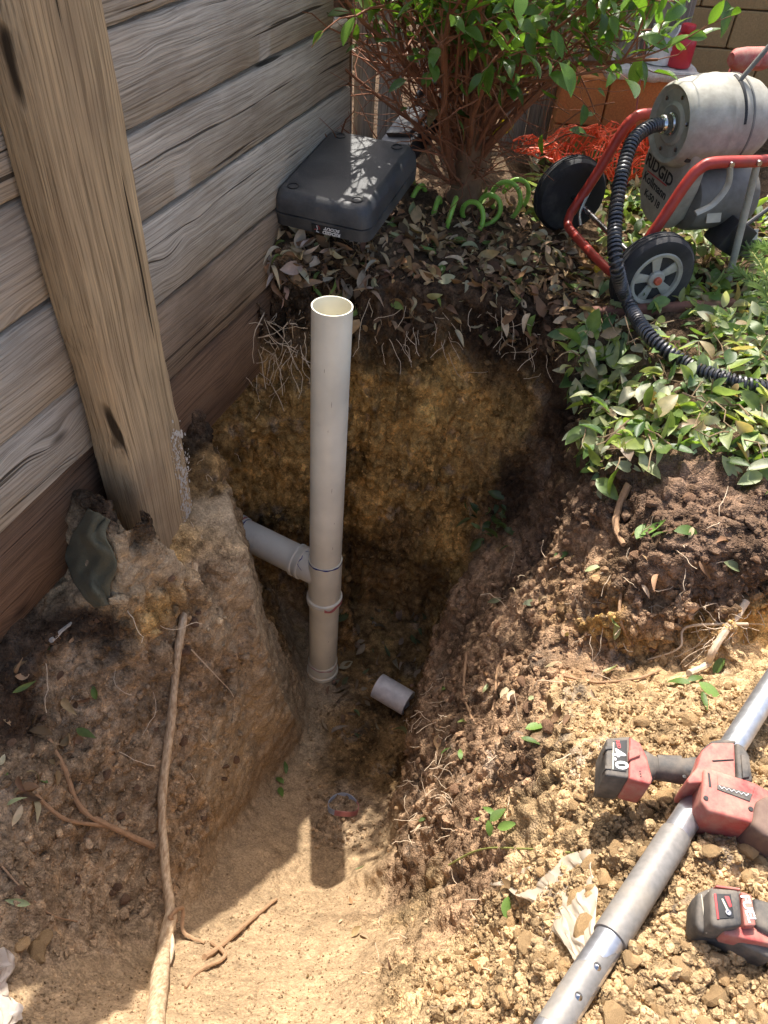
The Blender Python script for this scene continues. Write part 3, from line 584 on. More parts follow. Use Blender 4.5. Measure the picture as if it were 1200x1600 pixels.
BR0 = AX0+AXD*ax_at(896); BR1 = at(362, 824, -.89); BD = (BR1-BR0).normalized(); BL = (BR1-BR0).length+.25
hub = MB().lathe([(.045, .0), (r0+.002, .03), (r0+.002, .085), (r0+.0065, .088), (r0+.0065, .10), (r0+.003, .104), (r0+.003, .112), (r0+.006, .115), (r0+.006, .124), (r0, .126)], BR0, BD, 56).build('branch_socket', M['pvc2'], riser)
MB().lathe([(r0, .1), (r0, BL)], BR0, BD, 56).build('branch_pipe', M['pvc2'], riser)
s_e = (BR1-BR0).length
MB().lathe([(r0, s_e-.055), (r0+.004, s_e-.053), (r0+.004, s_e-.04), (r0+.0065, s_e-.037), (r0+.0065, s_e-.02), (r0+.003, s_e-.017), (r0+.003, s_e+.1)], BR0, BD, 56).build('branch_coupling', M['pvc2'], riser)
def smear(name, o_, d_, h, rr, wd, mat, a0=0, a1=2*math.pi, seed=0, amp=.004):       # a hand-brushed line of solvent cement round a pipe
    u = d_.orthogonal().normalized(); v_ = d_.cross(u); n = 70; V = []; Fc = []
    for j in range(n+1):
        a = a0+(a1-a0)*j/n; e = amp*math.sin(3*a+seed)+amp*.6*math.sin(7*a+2*seed); ww = wd*(.55+.45*math.sin(5*a+seed*3)**2)
        for s_ in (-1, 1): V.append(o_+d_*(h+e+s_*ww)+(u*math.cos(a)+v_*math.sin(a))*rr)
        if j: Fc.append((2*j-2, 2*j-1, 2*j+1, 2*j))
    return MB().add(V, Fc).build(name, mat, riser)
smear('blue_mark', AX0, AXD, s_tee+.003, r0+.0042, .0042, M['blue'], seed=1, amp=.002)
smear('blue_mark', BR0, BD, .075, r0+.0028, .003, M['blue'], 1.2, 4.4, 2, .016)
smear('blue_mark', BR0, BD, s_e-.06, r0+.0006, .003, M['blue'], seed=4, amp=.002)
smear('pink_mark', BR0, BD, s_e-.045, r0+.0046, .006, M['pink'], seed=3, amp=.003)
smear('pink_mark', AX0, AXD, s_low+.004, r0+.0108, .009, M['pink'], 3.4, 5.4, seed=5, amp=.006)
smear('pink_mark', AX0, AXD, s_end-.068, r0+.0042, .003, M['pink'], seed=6, amp=.004)
for (px, py, L) in [(508, 610, .02), (512, 655, .008), (503, 745, .02), (497, 800, .006), (498, 838, .014), (520, 560, .012), (500, 985, .008), (495, 1010, .01)]:
    hq = ax_at(py); c_ = AX0+AXD*hq; d_ = (Vector(_C)-c_); d_ = (d_-AXD*d_.dot(AXD)).normalized(); sd_ = AXD.cross(d_)
    a = (px-511)/30.; p_ = c_+(d_*math.cos(a)+sd_*math.sin(a))*(r0+.0006); q_ = random.uniform(-.5, .5)
    MB().tube([p_, p_+AXD*L*.5+sd_*.002*q_, p_+AXD*L+sd_*.004*q_], [.0003, .0008, .0003], 4).build('scratch', mat_simple('scratch', (.28, .2, .13), .8) if 'scratch' not in bpy.data.materials else bpy.data.materials['scratch'], riser)
# loose coupling on the pit floor
c0, c1 = at(592, 1072, -1.395), at(636, 1098, -1.40)
d_ = (c1-c0).normalized(); L_ = .14; cc = (c0+c1)/2
oc_ = empty('pipe_offcut', cc-Vector((0, 0, .05)), 'short pale grey pipe offcut lying on the pit floor against the bank', 'pipe')
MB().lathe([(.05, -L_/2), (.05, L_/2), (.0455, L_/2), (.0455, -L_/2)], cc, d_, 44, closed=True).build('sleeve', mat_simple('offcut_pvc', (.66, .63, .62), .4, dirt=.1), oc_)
MB().lathe([(.0455, .012), (.0425, .011), (.0425, .003), (.0455, .002)], cc, d_, 44).build('stop_rib', M['pvc2'], oc_)
# plastic strap ring
p, n_ = hit(536, 1264)
rg = empty('plastic_ring', p, 'thin blue and pink plastic ring lying in the shadow on the pit floor', 'ring')
t1_ = n_.orthogonal().normalized(); t2_ = n_.cross(t1_); pc = p+n_*.012
for nm, a0, a1, mt_ in (('blue_half', -.3, 3.3, mat_simple('ring_blue', (.33, .37, .45), .5)), ('pink_half', 3.3, 5.98, mat_simple('ring_pink', (.42, .16, .15), .5))):
    V = []; Fc = []
    for j in range(25):
        a = a0+(a1-a0)*j/24
        for rr, hh in ((.054, -.009), (.054, .009), (.051, .009), (.051, -.009)): V.append(pc+(t1_*math.cos(a)+t2_*math.sin(a))*rr+n_*(hh+.006*math.sin(a*2)))
        if j:
            for k in range(4): Fc.append((4*j-4+k, 4*j-4+(k+1) % 4, 4*j+(k+1) % 4, 4*j+k))
    MB().add(V, Fc).build(nm, mt_, rg)

# ------------------------------------------------------------------ text
def text(s, size, mat4, mat, parent, name='lettering', shear=0, bold=0.0):
    cu = bpy.data.curves.new(name, 'FONT'); cu.body = s; cu.size = size; cu.extrude = .0004; cu.shear = shear; cu.offset = bold; cu.align_x = 'CENTER'; cu.align_y = 'CENTER'; cu.resolution_u = 3
    to = bpy.data.objects.new(name, cu); col.objects.link(to); d = bpy.context.evaluated_depsgraph_get(); d.update()
    me = bpy.data.meshes.new_from_object(to.evaluated_get(d)); bpy.data.objects.remove(to)
    me.transform(mat4); me.materials.clear(); return link(name, me, mat, parent)

# ------------------------------------------------------------------ black carry case
def case_frame():
    a = math.radians(18.5); fr = Vector((math.cos(a), -math.sin(a), 0)); bk = Vector((math.sin(a), math.cos(a), 0)); tau = math.radians(7)
    ly = (bk*math.cos(tau)+Vector((0, 0, math.sin(tau)))).normalized(); lz = fr.cross(ly).normalized()
    return frame(at(426, 352, .165), fr, ly, lz*.85)
CF = case_frame()
case = empty('carry_case', CF.translation, 'black plastic carry case lying in the leaf litter beside the fence', 'case')
CW, CL, CH = .31, .43, .13
def rrect(x0, x1, y0, y1, r, z, n=5):
    out = []
    for (cx, cy, a0) in ((x1-r, y1-r, 0), (x0+r, y1-r, 90), (x0+r, y0+r, 180), (x1-r, y0+r, 270)):
        for k in range(n+1):
            a = math.radians(a0+90*k/n); out.append(CF @ Vector((cx+r*math.cos(a), cy+r*math.sin(a), z)))
    return out
b_ = MB().loft([rrect(.012, CW-.012, .012, CL-.012, .03, 0), rrect(.002, CW-.002, .002, CL-.002, .035, .008), rrect(0, CW, 0, CL, .035, .052), rrect(.004, CW-.004, .004, CL-.004, .033, .054)]).build('base_shell', M['black_case'], case)
l_ = MB().loft([rrect(.004, CW-.004, .004, CL-.004, .033, .056), rrect(0, CW, 0, CL, .035, .058), rrect(.004, CW-.004, .004, CL-.004, .034, .098), rrect(.016, CW-.016, .016, CL-.016, .03, .122), rrect(.026, CW-.026, .028, CL-.026, .026, .128), rrect(.03, CW-.03, .034, CL-.03, .022, .1275)]).build('lid', M['black_case'], case)
for (x, y) in ((.055, .05), (CW-.055, .05), (.06, CL-.05), (CW-.06, CL-.05)):
    MB().lathe([(.017, -.001), (.017, .0025), (.0135, .0025), (.0135, -.001)], CF @ Vector((x, y, .1278)), CF.to_3x3() @ Vector((0, 0, 1)), 28, closed=True).build('foot_ring', M['dark'], l_)
for y in (.15, .36):
    MB().box(CF @ Vector((-.006, y, .07)), (.014, .06, .05), CF.to_3x3()).build('latch', M['dark'], case, bevel=.003)
MB().tube([CF @ Vector(q) for q in ((-.002, .2, .06), (-.03, .205, .06), (-.034, .255, .06), (-.03, .305, .06), (-.002, .31, .06))], .008, 8).build('handle', M['dark'], case)
MB().tube([CF @ Vector(q) for q in ((-.008, .40, .10), (-.012, .42, .125), (-.008, .44, .12), (-.006, .445, .1))], .0025, 6).build('wire_clasp', M['steel'], case)
# print on the front edge, upside down as the case lies
lab = MB().box(CF @ Vector((.175, -.0012, .028)), (.088, .002, .03), CF.to_3x3()).build('label', M['print'], case, smooth=False)
def ctext(s, size, x, z, mat, sh=0, bold=.0006):
    R_ = CF.to_3x3() @ Matrix(((-1, 0, 0), (0, 0, -1), (0, -1, 0)))
    return text(s, size, Matrix.Translation(CF @ Vector((x, -.0026, z))) @ R_.to_4x4(), mat, case, 'lettering', sh, bold)
ctext('RIDGID', .017, .195, .021, M['white'], .2); ctext('SCOUT', .015, .197, .036, M['white'], .3)
MB().tube([CF @ Vector(q) for q in ((.148, -.0026, .04), (.15, -.0026, .028), (.146, -.0026, .018), (.154, -.0026, .016))], .0012, 5).build('emblem', M['white'], case)
MB().tube([CF @ Vector(q) for q in ((.14, -.0026, .024), (.158, -.0026, .03), (.152, -.0026, .042))], .0009, 5).build('emblem', M['printred'], case)

# black instrument leaning beside the case under the shrub
p = at(632, 275, .12)
inst = empty('black_instrument', p, 'dark black instrument with grip leaning between the case and the shrub', 'instrument')
Ri = (Matrix.Rotation(math.radians(-35), 3, 'Z') @ Matrix.Rotation(math.radians(28), 3, 'X') @ Matrix.Rotation(math.radians(-18), 3, 'Y'))
c_ = p+Vector((.01, .06, .12))
MB().box(c_, (.17, .2, .06), Ri).build('body', M['dark'], inst, bevel=.012, seg=3)
MB().box(c_+Ri @ Vector((0, .02, .035)), (.12, .13, .02), Ri).build('screen_bezel', M['black_case'], inst, bevel=.006)
MB().box(c_+Ri @ Vector((0, -.115, -.01)), (.15, .05, .075), Ri).build('foot', M['black_case'], inst, bevel=.01, seg=3)
MB().tube([c_+Ri @ Vector(q) for q in ((-.06, .1, .0), (-.062, .16, .03), (-.03, .2, .045), (.03, .2, .045), (.062, .16, .03), (.06, .1, .0))], .014, 10).build('grip', M['dark'], inst)
for k in range(4): MB().box(c_+Ri @ Vector((-.03+.02*k, -.141, .0)), (.011, .003, .011), Ri).build('button', M['label'], inst, bevel=.001)

# ------------------------------------------------------------------ drum machine
WR, WL = Vector((.742, 2.143, .125)), Vector((.566, 2.697, .125)); MAX = (WR-WL).normalized(); MFW = Vector((-MAX.y, MAX.x, 0)); MID = (WR+WL)/2
def ml(f, s_, z): q = MID+MFW*f+MAX*s_; q.z = z; return q
mach = empty('drain_machine', ml(.1, 0, 0), 'grey drum drain machine on red two-wheeled frame behind the pit', 'drain machine')
for s_ in (.29, -.29):
    c_ = ml(0, s_, .125); d_ = MAX*(1 if s_ > 0 else -1)
    tyre = MB().lathe([(.082, -.03), (.1, -.034), (.117, -.03), (.1255, -.016), (.127, -.005), (.127, .005), (.1255, .016), (.117, .03), (.1, .034), (.083, .03), (.078, .02)], c_, d_, 60).build('wheel', M['rubber'], mach)
    for h_ in (-.012, .0, .012): MB().lathe([(.1262, h_-.002), (.1285, h_-.001), (.1285, h_+.001), (.1262, h_+.002)], c_, d_, 60).build('tread', M['rubber'], tyre)
    MB().lathe([(.084, .029), (.079, .033), (.07, .03), (.068, .02), (.068, .012), (.074, .01)], c_, d_, 48, caps=False).build('rim', M['hub'], tyre)
    MB().lathe([(.0, .006), (.072, .006)], c_, d_, 40).build('backing', M['dark'], tyre)
    u = d_.orthogonal().normalized(); v_ = d_.cross(u)
    for k in range(5):
        a = 2*math.pi*k/5+.4
        def pt(r, da, h): return c_+(u*math.cos(a+da)+v_*math.sin(a+da))*r+d_*h
        MB().prism([pt(.02, -.5, .012), pt(.071, -.24, .012), pt(.073, 0, .012), pt(.071, .24, .012), pt(.02, .5, .012)], d_*.012).build('spoke', M['hub'], tyre, bevel=.002)
    MB().lathe([(.0, .012), (.026, .012), (.026, .03), (.022, .034), (.014, .034), (.0, .034)], c_, d_, 32).build('hub', M['hub'], tyre)
    MB().lathe([(.012, .03), (.012, .042), (.009, .045), (0, .045)], c_, d_, 20).build('axle_cap', mat_simple('red_cap', (.5, .1, .05), .6, dirt=.2) if 'red_cap' not in bpy.data.materials else bpy.data.materials['red_cap'], tyre)
def bez(P, n=10):                       # rounded polyline
    P = [Vector(p) for p in P]; out = []
    for i in range(len(P)-1):
        p0 = P[max(i-1, 0)]; p1 = P[i]; p2 = P[i+1]; p3 = P[min(i+2, len(P)-1)]
        for k in range(n):
            t = k/n; out.append(.5*((2*p1)+(p2-p0)*t+(2*p0-5*p1+4*p2-p3)*t*t+(3*p1-p0-3*p2+p3)*t**3))
    return out+[P[-1]]
for s_ in (.2, -.2):
    MB().tube(bez([ml(-.03, s_, .1), ml(.0, s_, .16), ml(.04, s_, .245), ml(.085, s_, .355), ml(.115, s_, .395), ml(.16, s_, .408), ml(.33, s_, .405), ml(.62, s_, .41)], 6), .0165, 14).build('frame_tube', M['redtube'], mach)
MB().tube(bez([ml(-.03, -.2, .105), ml(-.05, -.17, .075), ml(-.055, -.1, .07), ml(-.055, .1, .07), ml(-.05, .17, .075), ml(-.03, .2, .105)], 6), .0145, 12).build('front_bar', M['redtube'], mach)
MB().tube([ml(0, -.29, .125), ml(0, .29, .125)], .009, 12).build('axle', M['steel'], mach)
MB().tube(bez([ml(.02, -.2, .17), ml(-.02, -.16, .12), ml(-.03, -.12, .09)], 6), .006, 8).build('brake_wire', M['steel'], mach)
MB().tube([ml(.30, .2, .40), ml(.36, .2, .03)], .011, 10).build('rear_leg', M['hub'], mach); MB().tube([ml(.30, -.2, .40), ml(.36, -.2, .03)], .011, 10).build('rear_leg', M['hub'], mach)
for f_ in (.2, .29): MB().lathe([(0, -.022), (.008, -.022), (.008, .022), (0, .022)], ml(f_, .2, .407), MAX, 10).build('bolt', M['steel'], mach)
DO = ml(.108, 0, .446)
drum = MB().lathe([(.028, .014), (.04, .012), (.05, .006), (.056, .008), (.06, .014), (.092, .012), (.098, .002), (.104, .0), (.112, .008), (.117, .025), (.124, .06), (.129, .09), (.13, .125), (.1315, .127), (.1315, .133), (.13, .135), (.129, .18), (.124, .22), (.112, .26), (.092, .29), (.06, .308), (.03, .313), (.0, .314)], DO, MFW, 64).build('drum', M['drum'], mach)
MB().lathe([(.0, -.03), (.018, -.03), (.024, -.026), (.027, -.018), (.027, .0), (.031, .004), (.031, .014), (.02, .016)], DO, MFW, 36).build('nozzle', mat_simple('chrome', (.6, .6, .6), .15, 1.), drum)
# curved slot and shift lever on the drum
pts_ = []
for k in range(12):
    a = math.radians(15+70*k/11); rr = .1285; up = Vector((0, 0, 1)); pts_.append(DO+MFW*.165+(MAX*math.cos(a)*.98+up*math.sin(a))*rr)
MB().tube(pts_, .006, 8).build('slot', M['print'], drum)
lv0 = pts_[9]; MB().tube([lv0, lv0+Vector((.10, .03, .16))], .007, 10).build('lever', M['motor'], mach)
MB().lathe([(0, 0), (.014, .004), (.02, .016), (.018, .03), (0, .036)], lv0+Vector((.095, .028, .15)), (.1, .03, .16), 18).build('knob', M['dark'], mach)
for k in range(6):
    a = k*math.pi/3+.3; MB().lathe([(0, -.003), (.006, -.003), (.006, .002), (0, .003)], DO+(MAX*math.cos(a)+Vector((0, 0, 1))*math.sin(a))*.078+MFW*.011, -MFW, 10).build('bolt', M['steel'], drum)
MB().lathe([(.128, .19), (.1295, .191), (.129, .197), (.1265, .199)], DO, MFW, 64, caps=False).build('seam', M['motor'], drum)
for s_ in (.2, -.2): MB().tube([ml(.5, s_, .409), ml(.64, s_, .41)], .021, 12).build('hand_grip', M['dark'], mach)
# chain housing with lettering
def hp(s_, z, f_): return ml(f_, s_, z)
out = [(-.12, .40), (-.135, .30), (-.115, .20), (-.08, .155), (-.03, .14), (.05, .145), (.085, .19), (.105, .28), (.11, .40), (.09, .46), (-.09, .46)]
hs_ = MB().prism([hp(a, b, .15) for a, b in out], MFW*.06).build('housing', M['drum'], mach, bevel=.012, seg=3)
TM = frame((0, 0, 0), MAX, Vector((0, 0, 1)), -MFW)
def mtext(s, size, s_, z, sh=0, bold=.0006, rot=-4): return text(s, size, Matrix.Translation(hp(s_, z, .1494)) @ TM @ Matrix.Rotation(math.radians(rot), 4, 'Z'), M['print'], mach, 'lettering', sh, bold)
mtext('RIDGID', .05, -.036, .296, 0, .0012); mtext('Kollmann', .038, -.036, .248); mtext('K-50 18', .03, -.03, .208)
MB().box(hp(-.036, .272, .1494), (.12, .0008, .004), TM.to_3x3() @ Matrix(((1, 0, 0), (0, 0, 1), (0, -1, 0)))).build('red_line', M['printred'], mach, smooth=False)
MB().box(hp(.09, .38, .145), (.02, .02, .02), TM.to_3x3()).build('clip', M['dark'], mach, bevel=.003)
mot = MB().lathe([(.0, .0), (.06, .0), (.09, .01), (.095, .03), (.095, .2), (.085, .22), (.05, .23), (0, .23)], ml(.205, .04, .235), MFW, 40).build('motor', M['motor'], mach)
MB().box(ml(.36, .13, .15), (.10, .09, .10), frame((0, 0, 0), MFW, MAX, Vector((0, 0, 1))).to_3x3() @ Matrix.Rotation(.5, 3, 'Y')).build('switch_box', M['dark'], mach, bevel=.01)
MB().box(ml(.42, .12, .12), (.09, .08, .07), frame((0, 0, 0), MFW, MAX, Vector((0, 0, 1))).to_3x3() @ Matrix.Rotation(.5, 3, 'Y')).build('plug_box', M['motor'], mach, bevel=.01)
for (f_, s_, z) in ((.27, .137, .215), (.41, .163, .16)):
    MB().box(ml(f_, s_, z), (.05, .003, .032), frame((0, 0, 0), MFW, MAX, Vector((0, 0, 1))).to_3x3() @ Matrix.Rotation(.35, 3, 'X')).build('rating_plate', M['label'], mach, smooth=False)
MB().tube(bez([ml(.2, .215, .4), ml(.21, .22, .35), ml(.18, .225, .3), ml(.13, .225, .275)], 6), .005, 8, flat=2).build('release_strap', M['hub'], mach)
# spring guide hose
hp_ = [DO-MFW*.02, atd(1014, 199, 2.23), atd(988, 222, 2.19), atd(970, 280, 2.16), atd(961, 350, 2.13), atd(963, 415, 2.1)]+[hit(px_, py_)[0]+(Vector(_C)-hit(px_, py_)[0]).normalized()*e_ for px_, py_, e_ in ((980, 470, .17), (1015, 525, .1), (1072, 568, .08), (1140, 594, .075), (1215, 612, .06), (1300, 640, .04))]
path = bez(hp_, 24); acc = [0]
for a, b in zip(path[:-1], path[1:]): acc.append(acc[-1]+(b-a).length)
tot = acc[-1]; pitch = .0135; nt_ = int(tot/pitch*9); hel = []; core = []; j = 0; t_ = (path[1]-path[0]).normalized(); nm = t_.orthogonal().normalized()
for k in range(nt_):
    s_ = k*pitch/9
    while j < len(acc)-2 and acc[j+1] < s_: j += 1
    q = path[j].lerp(path[j+1], (s_-acc[j])/max(1e-6, acc[j+1]-acc[j])); t2 = (path[j+1]-path[j]).normalized(); nm = t_.rotation_difference(t2) @ nm; t_ = t2; nm = (nm-t_*nm.dot(t_)).normalized(); bn = t_.cross(nm)
    a = 2*math.pi*k/9; hel.append(q+(nm*math.cos(a)+bn*math.sin(a))*.0165)
gh = empty('guide_hose', hp_[-1], 'black coiled spring guide hose running from the drum over the green leaves', 'hose')
MB().tube(hel, .0048, 6).build('coil', M['spring'], gh); MB().tube(path, .013, 10).build('core', M['cable'], gh)
# power cable of the machine
o = MB().tube(bez([ml(.43, .16, .1), atd(1130, 378, 2.5), atd(1165, 352, 2.5), atd(1230, 305, 2.52)], 8), .007, 8).build('power_cable', M['cable']); tag(o, 'black power cable trailing over leaves right of the drum machine', 'cable')

# red driver standing behind the drum, on a spare block
p = aty(1172, 92, 3.0); zb = p.z
blk = MB().box((p.x, p.y+.02, (zb-.17)/2-.02), (.2, .16, zb-.17+.04)).build('spare_block', M['block'], None, smooth=False, bevel=.005); tag(blk, 'sandy concrete block stood on end behind the drum', 'block')
drv = empty('impact_driver', (p.x, p.y, zb-.17), 'red cordless driver standing upright behind the grey drum', 'power tool')
MB().lathe([(0, -.075), (.02, -.075), (.032, -.06), (.036, -.02), (.036, .05), (.03, .07), (0, .075)], p, (1, .3, 0), 24).build('body', M['toolred'], drv)
MB().lathe([(.022, .07), (.02, .1), (.012, .12), (0, .122)], p, (1, .3, 0), 20).build('chuck', M['dark'], drv)
MB().loft([[p+Vector((x*.022-.03+o2, y*.017, z_)) for x, y in ((-1, -1), (1, -1), (1, 1), (-1, 1))] for z_, o2 in ((-.025, .0), (-.08, -.008), (-.125, -.012))]).build('handle', M['toolred'], drv, bevel=.006)
MB().box(p+Vector((-.035, 0, -.147)), (.085, .07, .046)).build('battery', M['toolblack'], drv, bevel=.006)
MB().box(p+Vector((-.0, -.0365, .0)), (.05, .002, .022)).build('badge', mat_simple('badge', (.6, .18, .15), .5), drv, smooth=False)

# orange barrier net heap
gx, gy = 46, 24
c_ = at(920, 285, .0); q = np.array([[i/gx*1.0, j/gy*.55, 0] for i in range(gx+1) for j in range(gy+1)], np.float32)
n1 = fbm(q, 4, 3, 201); n2 = fbm(q, 9, 3, 202); n3 = fbm(q, 6, 3, 203); n4 = fbm(q, 2.2, 2, 204)
V = [(c_.x-.30+p_[0]*.72+.07*b1, c_.y-.10+p_[1]*.45+.06*b3, .03+.10*abs(b2)+.07*max(0, b4+.2)+.06*max(0, b1)+.06*p_[1]) for p_, b1, b2, b3, b4 in zip(q, n1, n2, n3, n4)]
nm_ = MB()
for i in range(gx+1): nm_.tube([V[i*(gy+1)+j] for j in range(gy+1)], .0034, 4, flat=.5)
for j in range(gy+1): nm_.tube([Vector(V[i*(gy+1)+j])+Vector((0, 0, .004*(i % 2))) for i in range(gx+1)], .0034, 4, flat=.5)
o = nm_.build('barrier_net', M['net'])
tag(o, 'crumpled bright orange barrier netting on the ground behind the wheels', 'netting')

# ------------------------------------------------------------------ leaves
def leaf_base(curl, fold, tw=0., wmax=.2, rows=6):
    V = []; Qf = []
    for i in range(rows+1):
        t = i/rows; wd = wmax*math.sin(math.pi*t**.85)**.8 if 0 < t < 1 else .004; zc = curl*(t-t*t)*1.2-curl*.6*t*t
        for s_ in (-1, 0, 1):
            y = s_*wd; a = tw*t; z = zc+fold*abs(y); V.append((t, y*math.cos(a)-z*math.sin(a)*0, z+y*math.sin(a)))
        if i:
            b = 3*i
            Qf += [(b-3, b-2, b+1, b), (b-2, b-1, b+2, b+1)]
    return np.array(V, np.float32), np.array(Qf, np.int32)
LB = [leaf_base(random.uniform(-.35, .4), random.uniform(.05, .8), random.uniform(-.8, .8), random.uniform(.13, .27)) for _ in range(16)]
DB = [leaf_base(random.uniform(-.7, .8), random.uniform(.1, 1.3), random.uniform(-1.2, 1.2), random.uniform(.1, .28)) for _ in range(18)]
def basis(nrm, head):                   # frames with z=nrm, x along head projected
    z = nrm/np.linalg.norm(nrm, axis=1, keepdims=True); x = head-z*(head*z).sum(1, keepdims=True); x /= np.maximum(np.linalg.norm(x, axis=1, keepdims=True), 1e-6)
    y = np.cross(z, x); return np.stack([x, y, z], 2)
def batch(name, bases, pos, R, sc, cols, mat, smooth_=True):
    Vs = []; Qs = []; Cs = []; off = 0; pick = rng.integers(0, len(bases), len(pos))
    for b, (bv_, bq_) in enumerate(bases):
        ii = np.where(pick == b)[0]
        if not len(ii): continue
        w_ = np.einsum('nij,kj->nki', R[ii], bv_)*sc[ii][:, None, None]+pos[ii][:, None, :]
        Vs.append(w_.reshape(-1, 3)); Qs.append((bq_[None]+(np.arange(len(ii))*len(bv_))[:, None, None]).reshape(-1, bq_.shape[1])+off); Cs.append(np.repeat(cols[ii], len(bv_), 0)); off += len(ii)*len(bv_)
    me = mesh_np(name, np.concatenate(Vs), np.concatenate(Qs), smooth_); colattr(me, np.concatenate(Cs)); o = link(name, me, mat); o['kind'] = 'stuff'; return o
def inpoly(pl):
    xs = [p[0] for p in pl]; ys = [p[1] for p in pl]
    while True:
        x = random.uniform(min(xs), max(xs)); y = random.uniform(min(ys), max(ys)); c = False
        for i in range(len(pl)):
            (x1, y1), (x2, y2) = pl[i], pl[i-1]
            if (y1 > y) != (y2 > y) and x < (x2-x1)*(y-y1)/(y2-y1)+x1: c = not c
        if c: return x, y
def pick(pal):
    r = random.random()*sum(w_ for w_, _ in pal)
    for w_, c in pal:
        r -= w_
        if r <= 0: break
    k = random.uniform(.75, 1.25); return tuple(min(.8, x*k*random.uniform(.92, 1.08)) for x in c)
DRY = [(4, (.26, .145, .07)), (3, (.44, .30, .165)), (1.3, (.52, .42, .28)), (3, (.15, .085, .045)), (.7, (.14, .20, .05)), (.5, (.36, .37, .2))]
GRN = [(4, (.17, .26, .075)), (4, (.34, .40, .2)), (2., (.09, .16, .05)), (4, (.50, .52, .35)), (2., (.40, .30, .18)), (2, (.32, .42, .09))]
def litter(name, specs, bases, mat, label, cat):
    pos = []; nr = []; hd = []; sc = []; cs = []
    for (pl, n, l0, l1, pal, lift, tilt) in specs:
        for _ in range(n):
            p, nn = hit(*inpoly(pl))
            if p is None: continue
            nn = (nn*.5+Vector((0, 0, .8))).normalized()
            pos.append(p+Vector((0, 0, 1))*(.004+random.random()**1.5*lift)); nr.append(nn+Vector([random.gauss(0, tilt) for _ in range(3)])); hd.append([random.gauss(0, 1) for _ in range(3)]); sc.append(random.uniform(l0, l1)); cs.append(pick(pal))
    R_ = basis(np.array([tuple(x) for x in nr], np.float32), np.array(hd, np.float32))
    o = batch(name, bases, np.array([tuple(x) for x in pos], np.float32), R_, np.array(sc, np.float32), np.array(cs, np.float32), mat); return tag(o, label, cat)
RIM = [(335, 500), (345, 440), (400, 395), (420, 350), (560, 375), (600, 330), (700, 330), (850, 310), (960, 400), (960, 500), (900, 520), (850, 470), (760, 455), (640, 440), (540, 440), (420, 440)]
litter('leaf_litter', [(RIM, 780, .018, .075, DRY, .009, .38), ([(480, 440), (900, 480), (880, 570), (760, 530), (560, 520)], 110, .03, .075, DRY, .004, .45), ([(640, 380), (940, 380), (930, 480), (760, 450)], 240, .02, .08, DRY, .009, .4),
                       ([(410, 400), (600, 380), (590, 460), (400, 450)], 110, .04, .08, [(3, (.45, .38, .3)), (3, (.3, .2, .13)), (1, (.2, .12, .08))], .03, .45),
                       ([(520, 940), (670, 960), (640, 1150), (500, 1150)], 75, .03, .07, [(3, (.2, .13, .08)), (2, (.3, .24, .17)), (1, (.1, .12, .05))], .01, .5), ([(0, 1020), (110, 1000), (160, 1100), (60, 1280), (0, 1260)], 45, .03, .06, DRY, .01, .5),
                       ([(700, 900), (1100, 800), (1200, 900), (1000, 1050), (780, 1250), (660, 1200)], 60, .02, .05, DRY, .006, .5), ([(480, 1230), (900, 1300), (820, 1560), (450, 1590)], 26, .015, .035, DRY, .004, .5)], DB, M['dryleaf'], 'brown and grey dry leaf litter around the pit rim', 'leaf litter')
PILE = [(892, 540), (930, 490), (1000, 500), (1080, 540), (1210, 580), (1210, 780), (1130, 730), (1060, 700), (1000, 735), (930, 790), (905, 700)]
BEHIND = [(935, 330), (1000, 310), (1120, 340), (1210, 330), (1210, 600), (1100, 540), (1060, 490), (960, 490), (930, 400)]
litter('leaf_pile', [(PILE, 600, .022, .085, GRN, .032, .5), (BEHIND, 950, .022, .08, GRN, .05, .6), ([(880, 540), (940, 500), (960, 620), (930, 780), (900, 700)], 110, .04, .09, GRN, .04, .6), ([(730, 790), (800, 770), (800, 860), (720, 860)], 26, .04, .075, [(3, (.06, .10, .03)), (1, (.2, .26, .1))], .02, .5), ([(820, 250), (1000, 230), (1010, 330), (850, 330)], 240, .035, .08, GRN, .03, .7)], LB, M['leaf'], 'heap of freshly cut green leafy prunings at the right of the pit', 'leaf pile')
pt_ = MB()
for _ in range(70):
    p, nn = hit(*inpoly(random.choice([PILE, PILE, BEHIND])))
    if p is None: continue
    a = random.uniform(0, 6.28); L = random.uniform(.05, .17); d = Vector((math.cos(a), math.sin(a), random.uniform(-.1, .15))); P = [p+Vector((0, 0, random.uniform(.01, .05)))+d*L*t_+Vector([random.gauss(0, .006) for _ in range(3)]) for t_ in (0, .3, .6, 1)]
    pt_.tube(P, [.0026, .002, .0016, .001], 5, caps=False)
o = pt_.build('cut_twigs', mat_simple('cut_twig', (.25, .17, .09), .8)); o['kind'] = 'stuff'; tag(o, 'thin cut twigs mixed into the green prunings', 'twigs')
